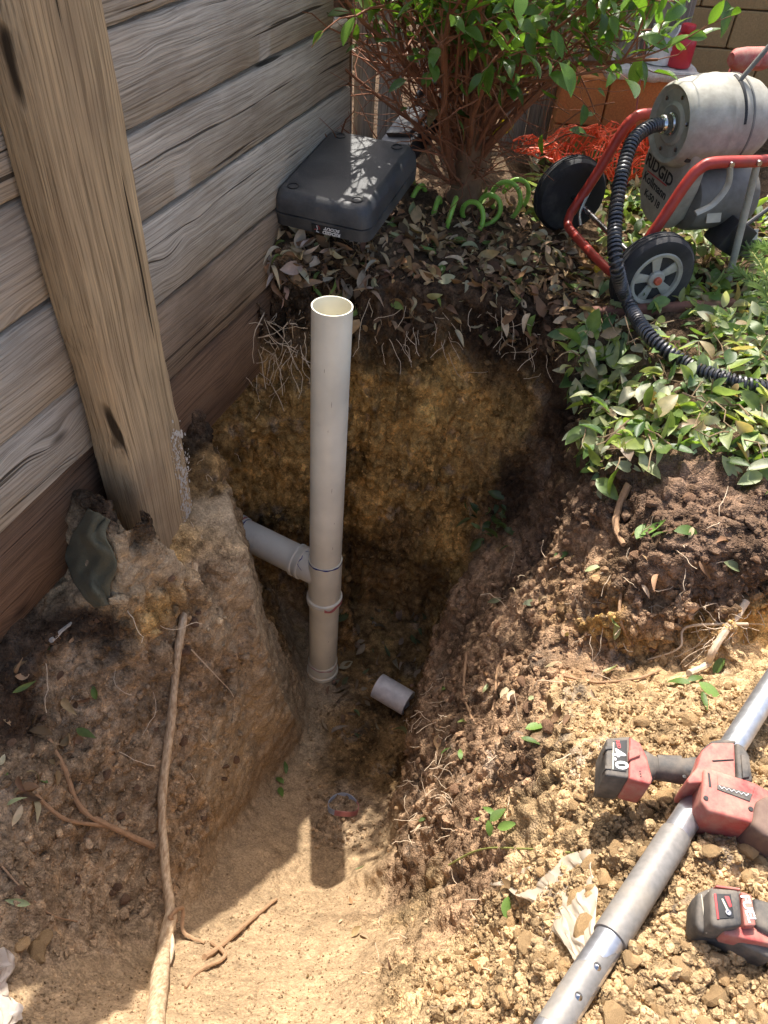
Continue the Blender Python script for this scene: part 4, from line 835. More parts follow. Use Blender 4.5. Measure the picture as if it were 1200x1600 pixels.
LEAFLAB = ['small green leaf on brown soil below the stubby bank root', 'pale curled leaf right of the stubby bank root', 'pale leaf lying on the bank left of the ochre ledge', 'pale leaf on dark soil near the right edge above the ledge', 'topmost leaf of the green cluster under the leaf heap', 'left leaf of the green cluster under the leaf heap', 'lower leaf of the green cluster under the leaf heap', 'right leaf of the green cluster under the leaf heap', 'upright pale leaf stuck on the ochre ledge face', 'small pale leaf on rubble in front of the ochre ledge', 'upper green leaf on the bank left of the saw battery', 'lower green leaf on the bank left of the saw battery', 'brown leaf in the shade at the foot of the ochre ledge', 'brown leaf between root strips on the bank', 'pale leaf between root strips on the bank', 'central leaf of the green sprig at the foot of the bank', 'upper left leaf of the green sprig at the foot of the bank', 'hanging leaf of the green sprig at the foot of the bank', 'right leaf of the green sprig at the foot of the bank', 'leftmost leaf of the green sprig at the foot of the bank', 'dark green leaf right of the pale broken root', 'green leaf just below the pale broken root', 'green leaf left of the pale broken root end', 'green leaf above the pole near the pale broken root', 'lowest leaf below the pale broken root', 'green leaf beside the torn plastic film', 'top leaf of the wilted sprig on the sunlit sand left of the pipe shadow', 'middle leaf of the wilted sprig on the sand left of the pipe shadow', 'bottom leaf of the wilted sprig on the sand left of the pipe shadow', 'tiny pale leaf right of the pipe shadow tip', 'large pale leaf above the cloth at the foot of the post', 'left of two small green leaves at the pit edge beside the offcut', 'right of two small green leaves at the pit edge beside the offcut', 'small tan leaf on the rubble right of the grey pole sleeve', 'pale green leaf in the shade above the white sack']
LUMPLAB = ['biggest tan clay lump right of the plastic film', 'second clay lump under the plastic film edge', 'clay lump above the pole sleeve', 'clay lump touching the left of the pole sleeve', 'clay lump under the saw battery', 'clay lump between saw battery and pole', 'clay lump left of the upper sleeve end', 'clay lump above the saw battery', 'clay lump above the saw body', 'broad clay lump below the pale broken root', 'clay lump left of and below the saw battery', 'clay lump below the saw nose', 'clay lump at the right edge below the saw nose', 'clay lump below the saw body right of the pole', 'clay lump left of the plastic film', 'small clay lump beside the green leaf by the film', 'clay lump right of the lower sleeve end', 'clay lump touching the right of the sleeve', 'clay lump at the bottom edge right of the pole', 'clay lump left of and below the lower cordless tool', 'clay lump below the plastic film near the pole', 'clay lump midway between sleeve and lower cordless tool', 'clay lump under the lower cordless tool', 'clay lump at the bottom edge below the lower cordless tool', 'clay lump at the bottom right corner']
SACKLAB = ['round clay lump furthest from the white sack', 'broad clay lump in the middle beside the white sack', 'clay lump touching the white sack', 'smallest clay lump beside the white sack']
STRIPLAB = ['long root strip in the middle of the bank', 'upright root strip near the pit edge on the bank', 'short slanting root strip high on the bank', 'reddish root lying across the rubble below the ochre ledge', 'root strip at the lower corner of the bank by the sand', 'short root at the pit edge below the offcut']
# single fallen leaves one can point at
leaf_me = []
for k, (bv_, bq_) in enumerate(LB[:5]):
    me = mesh_np('fallen_leaf', bv_, bq_, True); leaf_me.append(me)
fl_mats = [mat_leaf('fallen_leaf_%d' % k, attr=False, c=c, rough=.5, trans=.25) for k, c in enumerate([(.16, .27, .06), (.33, .38, .2), (.40, .33, .2)])]
for k, (px, py, L, hd_, mk) in enumerate([(878, 868, .05, 20, 0), (930, 889, .05, 10, 1), (830, 946, .055, 15, 1), (1143, 887, .055, -20, 1), (1022, 826, .07, 20, 0), (1004, 832, .06, 60, 0), (1036, 838, .055, 0, 0), (1072, 832, .06, 0, 0), (958, 983, .05, 90, 1), (955, 1050, .04, 0, 1), (838, 1140, .05, 10, 0), (830, 1160, .045, -30, 0), (866, 1042, .05, 170, 2), (790, 1083, .045, 60, 2), (762, 1076, .05, 80, 1), (780, 1275, .045, 40, 0), (765, 1270, .04, 130, 0), (770, 1300, .05, -60, 0), (795, 1290, .045, 10, 0), (755, 1285, .04, 200, 0), (1108, 1085, .06, -60, 0), (1085, 1062, .05, 20, 0), (1060, 1068, .05, 150, 0), (1125, 1040, .05, 60, 0), (1098, 1100, .05, -100, 0), (797, 1420, .04, -70, 0), (445, 1200, .05, 80, 0), (437, 1220, .05, 120, 0), (440, 1240, .05, -70, 0), (564, 1360, .035, 40, 1), (165, 770, .09, 60, 1), (700, 1175, .04, 30, 0), (720, 1180, .035, 100, 0), (1030, 1370, .03, 10, 2), (30, 1410, .05, 170, 1)]):
    p, nn = hit(px, py)
    a = math.radians(hd_); hd3 = Vector(_R)*math.cos(a)+Vector(_U)*math.sin(a); nn = (nn+Vector((0, 0, 1))+Vector([random.gauss(0, .25) for _ in range(3)])).normalized()
    x_ = (hd3-nn*hd3.dot(nn)).normalized(); me = leaf_me[k % 5]; o = bpy.data.objects.new('fallen_leaf', me); col.objects.link(o)
    if not me.materials: me.materials.append(fl_mats[0])
    o.material_slots[0].link = 'OBJECT'; o.material_slots[0].material = fl_mats[mk]
    o.matrix_basis = frame(p+nn*.008-x_*L*.5, x_*L, nn.cross(x_)*L, nn*L); tag(o, LEAFLAB[k], 'leaf', 'single leaves fallen on bare soil')

# ------------------------------------------------------------------ shrub
BP = at(722, 318, 0.04)
shrub = empty('shrub', BP, 'multi-stemmed green shrub with reddish bare stems above the pit', 'shrub')
tr = []; 
for k, (dz, r_, dx) in enumerate([(-.06, .078, 0), (.0, .064, 0), (.05, .057, .004), (.12, .054, .01), (.2, .062, .012), (.27, .05, .015), (.40, .034, .03), (.55, .02, .05)]): tr.append((BP+Vector((dx, 0, dz)), r_))
mb = MB(); mb.tube([p for p, _ in tr], [r for _, r in tr], 16)
trunk = mb.build('trunk', M['trunk'], shrub)
q = np.array([tuple(v.co) for v in trunk.data.vertices], np.float32); nn = fbm(q, 30, 3, 300)
for v, n_ in zip(trunk.data.vertices, nn): d_ = Vector((v.co.x-BP.x, v.co.y-BP.y, 0)); v.co += d_*float(n_)*.35
tips = []; twig = MB()
def stem(p0, d0, L, r_, wob, n=9, up=.25):
    P = [Vector(p0)]; d = Vector(d0).normalized()
    for i in range(n):
        d = (d+Vector((random.gauss(0, wob), random.gauss(0, wob), random.gauss(0, wob)+up*.08))).normalized(); P.append(P[-1]+d*(L/n))
    return P, [max(.0009, r_*(1-.75*i/n)) for i in range(n+1)]
for k in range(70):
    a = random.uniform(0, 2*math.pi); sp = random.uniform(.05, 1.15); d = Vector((math.cos(a)*sp*1.1, math.sin(a)*sp*.9, 1)).normalized()
    rs_ = random.choice([.0045, .006, .008, .011, .015]); sp = min(sp, .5 if rs_ > .01 else 1.15); d = Vector((math.cos(a)*sp*1.1, math.sin(a)*sp*.9, 1)).normalized(); z0 = random.choice([.06, .12, .16, .2, .24, .27]); L = random.uniform(.5, 1.0)*(1 if sp < .7 else .8)
    P, Rr = stem(BP+Vector((.04*math.cos(a)*.8, .04*math.sin(a)*.8, z0)), d, L, rs_, .15)
    MB().tube(P, Rr, 7).build('stem', M['bark'], shrub)
    for j in range(3, len(P)):
        for q_ in range(random.choice([1, 2, 3])):
            d2 = (P[j]-P[j-1]).normalized()+Vector([random.gauss(0, .75) for _ in range(3)]); L2 = random.uniform(.08, .3)
            P2, R2 = stem(P[j], d2, L2, random.uniform(.0015, .0045), .25, 5); twig.tube(P2, R2, 4, caps=False)
            for t_ in range(2, 6): tips.append((P2[t_], P2[t_]-P2[t_-1]))
for k in range(120):                    # fine dead twigs low down
    a = random.uniform(0, 2*math.pi); P2, R2 = stem(BP+Vector((.05*math.cos(a), .05*math.sin(a), random.uniform(.08, .4))), (math.cos(a), math.sin(a), random.uniform(-.1, .7)), random.uniform(.15, .42), random.uniform(.0012, .0028), .25, 7); twig.tube(P2, R2, 4, caps=False)
for (p0, p1) in [((650, 150), (520, 60)), ((640, 175), (545, 150)), ((600, 120), (470, 55)), ((820, 170), (960, 100)), ((860, 210), (960, 160)), ((850, 230), (930, 215))]:   # side branches seen at the edges
    A_, B_ = atd(*p0, 2.72), atd(*p1, 2.6); P = bez([A_, (A_+B_)/2+Vector((0, 0, .03)), B_], 5); twig.tube(P, [.0028]*len(P), 5)
    for j in range(5, len(P)):
        for _ in range(3): tips.append((P[j]+Vector([random.gauss(0, .02) for _ in range(3)]), Vector([random.gauss(0, 1) for _ in range(3)])))
o = twig.build('twigs', M['bark'], shrub); o['kind'] = 'stuff'
def leafy(p):                           # bare low down, dense above
    dz = p.z-BP.z; dx = p.x-BP.x
    return random.random() < min(1, max(.025, (dz-.38-.25*max(0, -dx+.05)-.12*max(0, dx-.3))/.3))
LT = [t_ for t_ in tips if leafy(t_[0]) and t_[0].z < 1.32 and (t_[0].x > BP.x-.33 or random.random() < (.07 if t_[0].z > .8 else .4))]; random.shuffle(LT)
def visible_rank(t_): d = t_[0]-Vector(_C); z = d.dot(Vector(_fw)); y = 800-F*d.dot(Vector(_U))/z; return (0 if -40 < y < 400 else 1, z)
LT = LT[:2700]; LT.sort(key=visible_rank)
lm = [mesh_np('leaf', bv_*np.array([1, 1, 1], np.float32), bq_, True) for bv_, bq_ in LB[:6]]
yl = mat_leaf('yellow_leaf', attr=False, c=(.6, .42, .02), rough=.4, trans=.3)
def leafR(t_):
    d = t_[1].normalized()+Vector([random.gauss(0, .45) for _ in range(3)]); d.z -= .35; d.normalize(); nn = Vector([random.gauss(0, .5) for _ in range(3)])+Vector((0, -.15, 1)); nn = (nn-d*nn.dot(d)).normalized(); return d, nn
for k, t_ in enumerate(LT[:300]):
    d, nn = leafR(t_); L = random.uniform(.045, .09); me = lm[k % 6]; o = link('leaf', me, M['leafpart'], shrub); o.matrix_basis = frame(t_[0], d*L, nn.cross(d)*L, nn*L)
pos = []; Rs = []; sc = []; cs = []
for t_ in LT[300:]:
    d, nn = leafR(t_); y_ = nn.cross(d); pos.append(tuple(t_[0])); Rs.append([[d[i], y_[i], nn[i]] for i in range(3)]); sc.append(random.uniform(.04, .085)); cs.append(pick([(5, (.10, .19, .035)), (3, (.14, .25, .04)), (1, (.2, .32, .05)), (.3, (.25, .17, .08))]))
o = batch('crown_leaves', LB[:6], np.array(pos, np.float32), np.array(Rs, np.float32), np.array(sc, np.float32), np.array(cs, np.float32), M['leaf']); o.parent = shrub; o.matrix_parent_inverse = Matrix.Translation(BP).inverted()
p_ = atd(805, 178, 2.55); o = link('leaf', lm[0].copy(), None, shrub); o.data.materials.clear(); o.data.materials.append(yl); o.matrix_basis = frame(p_, Vector((-.5, 0, -.75))*.12, Vector((.6, .45, -.4))*.12, Vector((.3, -.9, .2))*.12); o['label'] = 'yellowed hanging leaf'

# green coiled air hose round the foot of the shrub
arc = [at(628, 300, .06), at(655, 318, .055), at(690, 335, .05), at(722, 344, .05), at(760, 330, .05), at(790, 315, .055), at(808, 300, .06)]
path = bez(arc, 40); n_ = len(path); hel = []; turns = 7.5
for k in range(n_*3):
    t_ = k/(n_*3-1); q = path[min(n_-1, int(t_*(n_-1)))]; tn = (path[min(n_-1, int(t_*(n_-1))+1)]-path[max(0, int(t_*(n_-1))-1)]).normalized(); b = Vector((0, 0, 1)); c2 = tn.cross(b).normalized()
    a = 2*math.pi*turns*t_; R_ = .058+.012*math.sin(t_*17); hel.append(q+(b*math.sin(a)*R_+c2*math.cos(a)*R_*.8)+tn*.03*math.cos(a))
hs_ = empty('coiled_hose', arc[3], 'bright green coiled hose lying around the foot of the shrub', 'hose'); MB().tube(hel, .0085, 10).build('coil', M['hose'], hs_)
MB().tube(bez([hel[-1], atd(800, 290, 2.72), atd(785, 287, 2.8)], 5), .004, 8).build('tail', M['hose'], hs_)
# small leafy weed by the case and conifer sprigs at right
wd_ = empty('seedling', at(515, 182, .1), 'small round-leaved green seedling against the fence behind the case', 'plant'); c_ = atd(515, 170, 2.95)
MB().tube([c_+Vector((0, .02, -.12)), c_+Vector((.0, .01, -.05)), c_], .003, 6).build('stem', M['hose'], wd_)
for k, (dx, dz, L) in enumerate([(-.02, .02, .06), (.03, .0, .055), (.0, -.03, .05), (.04, -.04, .05)]):
    o = link('leaf', lm[k], None, wd_); o.matrix_basis = frame(c_+Vector((dx*.3, 0, dz*.3)), Vector((dx, -.02, dz)).normalized()*L, Vector((dz, .0, -dx)).normalized()*L*1.5, Vector((0, -1, .3)).normalized()*L)
for (pa_, pb_, nm_) in [((1120, 400), (1215, 520), 'long'), ((1165, 430), (1225, 455), 'short'), ((1130, 470), (1215, 540), 'low')]:
    A_, B_ = hit(*pa_)[0]+Vector((0, 0, .10)), hit(*pb_)[0]+Vector((0, 0, .05)); sp_ = empty('conifer_sprig', B_, {'long': 'longest spiky conifer sprig lying beside the near wheel', 'short': 'short upper conifer sprig at the right edge beside the drum machine', 'low': 'lower conifer sprig lying over the red timber edge'}[nm_], 'branch', 'conifer sprigs')
    P = bez([B_, (A_+B_)/2+Vector((0, 0, .03)), A_], 16); MB().tube(P, [.004*(1-.7*i/len(P)) for i in range(len(P))], 6).build('twig', M['hose'] if False else mat_simple('sprig_twig', (.34, .32, .1), .7) if 'sprig_twig' not in bpy.data.materials else bpy.data.materials['sprig_twig'], sp_)
    mb = MB()
    for i in range(2, len(P)):
        ax_ = (P[i]-P[i-1]).normalized()
        for _ in range(9):
            r_ = Vector([random.gauss(0, 1) for _ in range(3)]); r_ = (r_-ax_*r_.dot(ax_)).normalized(); d = (r_+ax_*.7).normalized(); L = random.uniform(.022, .042); y_ = d.orthogonal().normalized()*.0022
            mb.add([P[i]-y_, P[i]+y_, P[i]+d*L*.6+y_, P[i]+d*L, P[i]+d*L*.6-y_], [(0, 1, 2, 3, 4)])
    o = mb.build('needles', M['needle'], sp_, smooth=False); o['kind'] = 'stuff'
# red timber edging half buried under the leaves
a_, b_ = hit(955, 497)[0], hit(1110, 487)[0]; d_ = (b_-a_).normalized()
me = plank_mesh('timber_edging', .46, .03, .045, 333, 16, .003); o = link('timber_edging', me, M['timber']); o.matrix_basis = frame((a_+b_)/2+Vector((0, 0, .015)), d_, Vector((-d_.y, d_.x, 0)).normalized(), Vector((0, 0, 1))); tag(o, 'red brown timber edging board below the near wheel', 'timber')
p, nn = hit(935, 432); cp = empty('yellow_cap', p, 'small yellow plastic cap with white tip in the leaf litter', 'cap')
MB().lathe([(0, 0), (.016, 0), (.017, .004), (.017, .02), (.012, .026), (0, .027)], p+Vector((0, 0, .02)), (-.4, -.5, .7), 20).build('cap', M['yellow'], cp); MB().lathe([(.011, -.02), (.011, .0), (0, .0)], p+Vector((0, 0, .02)), (-.4, -.5, .7), 16).build('tip', M['white'], cp)

# ------------------------------------------------------------------ clods and stones
def rock(seed, sub=2, amp=.28, flat=.75):
    bm = bmesh.new(); bmesh.ops.create_icosphere(bm, subdivisions=sub, radius=1); V = np.array([tuple(v.co) for v in bm.verts], np.float32); Fc = np.array([[v.index for v in f.verts] for f in bm.faces], np.int32); bm.free()
    for _ in range(6):                  # chip flat facets off
        d = rng.normal(size=3); d /= np.linalg.norm(d); k = rng.uniform(.55, .85); h_ = V @ d; V -= np.clip(h_-k, 0, None)[:, None]*d[None].astype(np.float32)
    V = V*(1+amp*fbm(V+seed*7, 1.7, 3, seed))[:, None]; V *= np.array([1, rng.uniform(.65, 1), flat*rng.uniform(.7, 1)], np.float32); return V.astype(np.float32), Fc
RK = [rock(k) for k in range(8)]; RS = [rock(20+k, 1, .35) for k in range(10)]
HEAP = [(700, 1470), (760, 1380), (850, 1330), (870, 1200), (880, 1080), (1000, 1070), (1210, 1070), (1210, 1610), (680, 1610), (640, 1520)]
BANKP = [(720, 900), (900, 780), (1200, 760), (1210, 950), (1000, 1050), (880, 1080), (800, 1300), (640, 1340), (650, 1120)]
LEFTP = [(0, 1030), (120, 960), (260, 900), (340, 900), (400, 1000), (380, 1150), (300, 1380), (100, 1500), (0, 1480)]
FLOORP = [(480, 1100), (630, 1100), (620, 1330), (480, 1330)]
rm_ = [mesh_np('clod', v, f, False) for v, f in RK]; M['clod1'] = mat_soil('clod_tan', attr=False, c=(.46, .31, .16), bscale=.8)
M['clod2'] = mat_soil('clod_brown', attr=False, c=(.22, .135, .085), bscale=.8)
rm2_ = [m_.copy() for m_ in rm_]
for a_ in rm_: a_.materials.append(M['clod1'])
for a_ in rm2_: a_.materials.append(M['clod2'])
def put_clod(px, py, size, k, brown, label, grp):
    p, nn = hit(px, py)
    if p is None: return
    o = bpy.data.objects.new('clod', (rm2_ if brown else rm_)[k % 8]); col.objects.link(o); o.rotation_mode = 'XYZ'
    o.location = p+nn*size*.25; o.rotation_euler = (random.gauss(0, .4), random.gauss(0, .4), random.uniform(0, 6.28)); o.scale = (size,)*3; tag(o, label, 'clod', grp)
for lk, (px, py, s_) in enumerate([(905, 1412, 30), (915, 1455, 27), (930, 1350, 22), (945, 1378, 20), (1005, 1230, 22), (1040, 1245, 18), (965, 1330, 18), (1000, 1130, 18), (1110, 1160, 16), (1080, 1130, 24), (900, 1260, 14), (1165, 1330, 22), (1185, 1350, 20), (1110, 1330, 18), (825, 1475, 22), (800, 1440, 14), (985, 1500, 16), (965, 1480, 18), (960, 1590, 26), (1060, 1520, 24), (840, 1500, 15), (1000, 1475, 18), (1120, 1560, 22), (1035, 1590, 20), (1170, 1570, 18)]):
    put_clod(px, py, s_*.0008*(1.2 if py < 1300 else 1), random.randrange(8), False, LUMPLAB[lk], 'large clay lumps in the rubble heap')
for lk, (px, py, s_) in enumerate([(70, 1468, 16), (50, 1490, 20), (30, 1480, 16), (62, 1500, 10)]): put_clod(px, py, s_*.0013, random.randrange(8), False, SACKLAB[lk], 'clay lumps by the white sack')
for k in range(235):
    px, py = inpoly(HEAP); put_clod(px, py, random.choice([.005, .006, .007, .009, .012]), k, False, 'small tan clay clod loose in the rubble heap', 'small clay clods in the rubble heap')
for k in range(70):
    px, py = inpoly(random.choice([BANKP, LEFTP, BANKP])); put_clod(px, py, random.uniform(.008, .018), k, True, 'brown soil clod loose on the dug earth', 'brown soil clods on the dug earth')
pos = []; sc = []
for (pl, n, s0, s1) in ((HEAP, 5200, .0015, .0062), (BANKP, 2300, .0015, .007), (LEFTP, 1600, .0015, .007), (FLOORP, 700, .003, .012), ([(420, 1400), (640, 1380), (700, 1500), (600, 1600), (0, 1600), (0, 1520), (200, 1520)], 2600, .0008, .0045), ([(300, 1400), (420, 1220), (480, 1220), (560, 1400), (420, 1480)], 700, .0008, .004), ([(390, 540), (860, 560), (820, 740), (700, 900), (440, 860), (380, 700)], 2600, .002, .008), ([(330, 500), (480, 440), (900, 480), (890, 560), (560, 520), (400, 520)], 700, .002, .009), ([(390, 410), (560, 400), (560, 440), (400, 450)], 500, .003, .009)):
    for _ in range(n):
        p, nn = hit(*inpoly(pl))
        if p is not None: s_ = s0+(s1-s0)*random.random()**2.2; pos.append(tuple(p+nn*s_*.3)); sc.append(s_)
pos = np.array(pos, np.float32); cf = field(pos)[:, :3]*rng.uniform(.8, 1.3, (len(pos), 1)); R_ = basis(rng.normal(size=(len(pos), 3)), rng.normal(size=(len(pos), 3)))
mid = []; ms = []
for (pl, n, s0, s1) in ((HEAP, 1500, .004, .0125), (BANKP, 330, .006, .02), (LEFTP, 170, .006, .02), ([(400, 540), (860, 560), (820, 740), (700, 900), (440, 860), (380, 700)], 420, .004, .014)):
    for _ in range(n):
        p, nn = hit(*inpoly(pl))
        if p is not None: s_ = s0+(s1-s0)*random.random()**2; mid.append(tuple(p+nn*s_*.2)); ms.append(s_)
mid = np.array(mid, np.float32); cm = field(mid)[:, :3]*rng.uniform(.85, 1.35, (len(mid), 1)); Rm = basis(rng.normal(size=(len(mid), 3)), rng.normal(size=(len(mid), 3)))
o = batch('loose_rubble', RK, mid, Rm.astype(np.float32), np.array(ms, np.float32), cm.astype(np.float32), M['clod'], False); tag(o, 'rough soil lumps strewn over the heap and banks', 'soil lumps')
o = batch('loose_crumbs', RS, pos, R_.astype(np.float32), np.array(sc, np.float32), cf.astype(np.float32), M['clod'], False); tag(o, 'loose soil crumbs and small stones strewn over the dug ground', 'soil crumbs')

# ------------------------------------------------------------------ roots
def ground_root(name, pxs, r0_, r1_, mat, label, cat='root', grp=None, lift=.4, n=8, flat=1.0, parent=None):
    P = []
    for (px, py, *e) in pxs:
        p, nn = hit(px, py); P.append(p+nn*(e[0] if e else r0_*lift))
    P = bez(P, 6); k = len(P); Rr = [(r0_+(r1_-r0_)*i/(k-1))*random.uniform(.88, 1.12) for i in range(k)]
    P = [p+Vector([random.gauss(0, r0_*.07) for _ in range(3)]) for p in P]
    o = MB().tube(P, Rr, n, flat=flat).build(name, mat, parent)
    if label: tag(o, label, cat, grp)
    return o
br = empty('broken_root', hit(258, 1450)[0], 'long stripped pale root hanging down the left side of the pit', 'root')
ground_root('main_root', [(305, 880, .0), (287, 980, .03), (268, 1110, .04), (258, 1250, .045), (258, 1450, .04)], .012, .015, M['striproot'], None, n=11, parent=br, flat=.75)
ground_root('main_root', [(258, 1440, .042), (250, 1510, .03), (236, 1640, .02)], .015, .02, M['striproot'], None, n=11, parent=br)
ground_root('root_fork', [(262, 1470, .035), (266, 1500, .025), (255, 1540, .01), (248, 1560, .0)], .006, .004, M['paleroot'], None, n=6, parent=br)
ground_root('bark_strip', [(246, 1450, .05), (258, 1443, .068), (272, 1450, .06), (285, 1466, .02), (320, 1475, .004)], .006, .003, M['root'], None, n=6, flat=1.2, parent=br)
ground_root('side_root', [(300, 1010, .01), (330, 1050, .012), (362, 1085, .01), (365, 1110, .004)], .002, .001, M['paleroot'], None, n=5, parent=br)
ground_root('dead_root', [(432, 1408, .006), (395, 1440, .008), (350, 1480, .01), (320, 1500, .006)], .004, .008, M['root'], 'short brown root lying on the sunlit sand', lift=1)
ground_root('dead_root', [(330, 1475, .004), (350, 1500, .008), (310, 1520, .004), (290, 1545, .004)], .006, .004, M['root'], 'dark knotted root piece lying on sand beside the pale root')
ground_root('buried_root', [(75, 1155), (100, 1200), (125, 1260), (170, 1290), (240, 1322)], .005, .008, M['root'], 'thick brown root curving across the shaded left bank')
ground_root('buried_root', [(55, 1240), (100, 1280), (160, 1290), (200, 1300)], .004, .005, M['root'], 'thin brown root branch on the shaded left bank')
ground_root('thin_root', [(0, 1350), (40, 1395), (80, 1430), (120, 1440)], .0022, .0015, M['root'], 'thin reddish root on the lower left soil')
ground_root('cut_root', [(1160, 955, .03), (1125, 1005, .03), (1095, 1040, .02), (1078, 1058, .008)], .009, .007, M['paleroot'], 'pale broken root sticking out of the ochre ledge')
ground_root('ledge_root', [(1150, 970, .03), (1080, 985, .035), (1050, 1000, .03), (1012, 1026, .012)], .004, .0015, M['paleroot'], 'thin forked grey root in front of the ochre ledge')
ground_root('bank_root', [(985, 760, .01), (965, 800, .014), (965, 825, .012), (975, 850, .004)], .01, .007, M['root'], 'stubby brown root below the green leaf heap')
ground_root('bank_root', [(985, 870), (970, 930), (970, 970), (990, 1010)], .004, .003, M['root'], 'thin root running down from the dark soil over the ochre ledge')
for k, pp in enumerate([[(790, 1015), (785, 1050), (770, 1110)], [(730, 1020), (725, 1080), (738, 1125)], [(815, 1000), (780, 1040), (775, 1080)], [(880, 1060, .008), (930, 1070, .01), (990, 1065, .008), (1030, 1050, .005)], [(650, 1290), (690, 1240), (720, 1225)], [(632, 1180), (650, 1170), (668, 1165)]]):
    ground_root('bank_root', pp, .004, .003, M['root'], STRIPLAB[k], grp='loose root strips on the bank')
ground_root('green_vine', [(705, 1350, .008), (760, 1330, .012), (830, 1325, .012), (905, 1333, .008)], .0022, .0018, mat_simple('vine', (.3, .32, .09), .6), 'thin yellow green vine lying across the foot of the bank', 'vine')
fr = MB()
def fine(pl, n, L, r_, down, out_=.25):
    for _ in range(n):
        p, nn = hit(*inpoly(pl))
        if p is None: continue
        d = (nn*out_+Vector([random.gauss(0, .5) for _ in range(3)])+Vector((0, 0, -down))).normalized(); P, Rr = stem(p-nn*.01, d, random.uniform(.4, 1)*L, r_*random.uniform(.6, 1.3), .3, 7, up=-down)
        fr.tube(P, Rr, 4, caps=False)
fine([(400, 470), (480, 470), (480, 560), (410, 560)], 60, .22, .0016, .9)
fine([(340, 480), (480, 470), (470, 600), (320, 600)], 45, .22, .001, .9)
fine([(550, 460), (880, 480), (870, 560), (560, 540)], 80, .16, .0011, .8)
fine([(640, 1100), (700, 1050), (720, 1300), (640, 1330)], 90, .09, .0011, .3, .6)
fine([(720, 900), (1150, 800), (1180, 960), (800, 1250)], 90, .12, .0012, .3, .4)
fine([(1080, 940), (1190, 930), (1190, 1010), (1090, 1010)], 60, .12, .0012, .4, .6)
fine([(300, 620), (380, 720), (360, 900), (300, 900)], 24, .12, .001, .7)
fine([(50, 1000), (300, 900), (330, 1250), (80, 1350)], 35, .14, .0011, .5)
fine([(560, 1450), (800, 1350), (850, 1500), (600, 1580)], 30, .06, .0008, .1, .4)
o = fr.build('fine_roots', M['paleroot']); o['kind'] = 'stuff'; tag(o, 'fine hair roots hanging from the cut soil around the pit', 'roots')
ground_root('timber_splinter', [(82, 1000, .008), (108, 968, .01)], .006, .003, mat_simple('splinter', (.5, .46, .4), .8), 'pale grey timber splinter on the soil below the fence', 'splinter', n=5)

# ------------------------------------------------------------------ cloth, sack and film
def sheet(name, outline_uv, P00, P10, P01, P11, nu, nv, amp, freq, seed, mat, label, cat, sag=0., fold=None, lift=.006):
    V = []
    q = np.array([[i/nu*freq, j/nv*freq*.35 if fold else j/nv*freq, seed] for i in range(nu+1) for j in range(nv+1)], np.float32); n1 = fbm(q, 1, 3, seed); n2 = fbm(q, 2.3, 2, seed+5)
    for i in range(nu+1):
        for j in range(nv+1):
            u, v_ = i/nu, j/nv; k = i*(nv+1)+j; e = outline_uv(u, v_) if outline_uv else (u, v_)
            p = (P00*(1-e[0])+P10*e[0])*(1-e[1])+(P01*(1-e[0])+P11*e[0])*e[1]
            V.append(p+Vector((n2[k]*amp*.4, n2[k]*amp*.3, lift+amp*(abs(n1[k]) if fold else n1[k]+.5))))
    Fc = [(i*(nv+1)+j, (i+1)*(nv+1)+j, (i+1)*(nv+1)+j+1, i*(nv+1)+j+1) for i in range(nu) for j in range(nv)]
    o = MB().add(V, Fc).build(name, mat); md = o.modifiers.new('th', 'SOLIDIFY'); md.thickness = .0009
    return tag(o, label, cat)
H_ = lambda px, py: hit(px, py)[0]
def fan(u, v_): return (.5+(u-.5)*(1-.55*v_)+.12*math.sin(v_*3), v_)
sheet('plastic_film', fan, H_(765, 1385), H_(915, 1335), H_(872, 1515), H_(950, 1500), 44, 44, .035, 5, 11, M['film'], 'crumpled torn clear plastic film lying on the soil beside the pole', 'plastic film', fold=True, lift=.016)
sheet('plastic_sack', lambda u, v_: (u+.12*math.sin(v_*9)*(u > .5)*u, v_), H_(-60, 1470), H_(14, 1490), H_(-60, 1640), H_(30, 1600), 26, 40, .03, 7, 31, M['sack'], 'edge of a wrinkled whitish plastic sack at the lower left', 'sack', fold=True)
# brown cloth drooping over the soil block by the post
V = []; nu, nv = 26, 36; c0 = [(140, 795), (118, 830), (104, 860), (108, 890), (125, 925), (150, 948)]; c1 = [(172, 812), (165, 840), (178, 860), (182, 885), (172, 915), (172, 945)]
cl = [H_(*p) for p in c0]; cr = [H_(*p) for p in c1]; La = bez(cl, 7)[:nv+1]; Lb = bez(cr, 7)[:nv+1]; m_ = min(len(La), len(Lb))
for i in range(nu+1):
    for j in range(m_):
        u = i/nu; p = La[j].lerp(Lb[j], u); k = math.sin(u*math.pi); wv = math.sin(u*13+math.sin(j*.3)*2.6)*.010+math.sin(u*6-j*.24)*.012+.012*float(fbm(np.array([[u*3, j*.12, 5.]], np.float32), 2, 4, 5)[0]); ed = .012*float(fbm(np.array([[j*.25, u*2, 9.]], np.float32), 1, 3, 8)[0]); V.append(p+(Vector(_C)-p).normalized()*(.02+.024*k+wv*(.3+.6*k))+Vector(_R)*ed*.5)
o = MB().add(V, [(i*m_+j, (i+1)*m_+j, (i+1)*m_+j+1, i*m_+j+1) for i in range(nu) for j in range(m_-1)]).build('old_cloth', M['cloth']); md = o.modifiers.new('th', 'SOLIDIFY'); md.thickness = .003; tag(o, 'dirty olive brown cloth hanging over soil below the fence post', 'cloth')

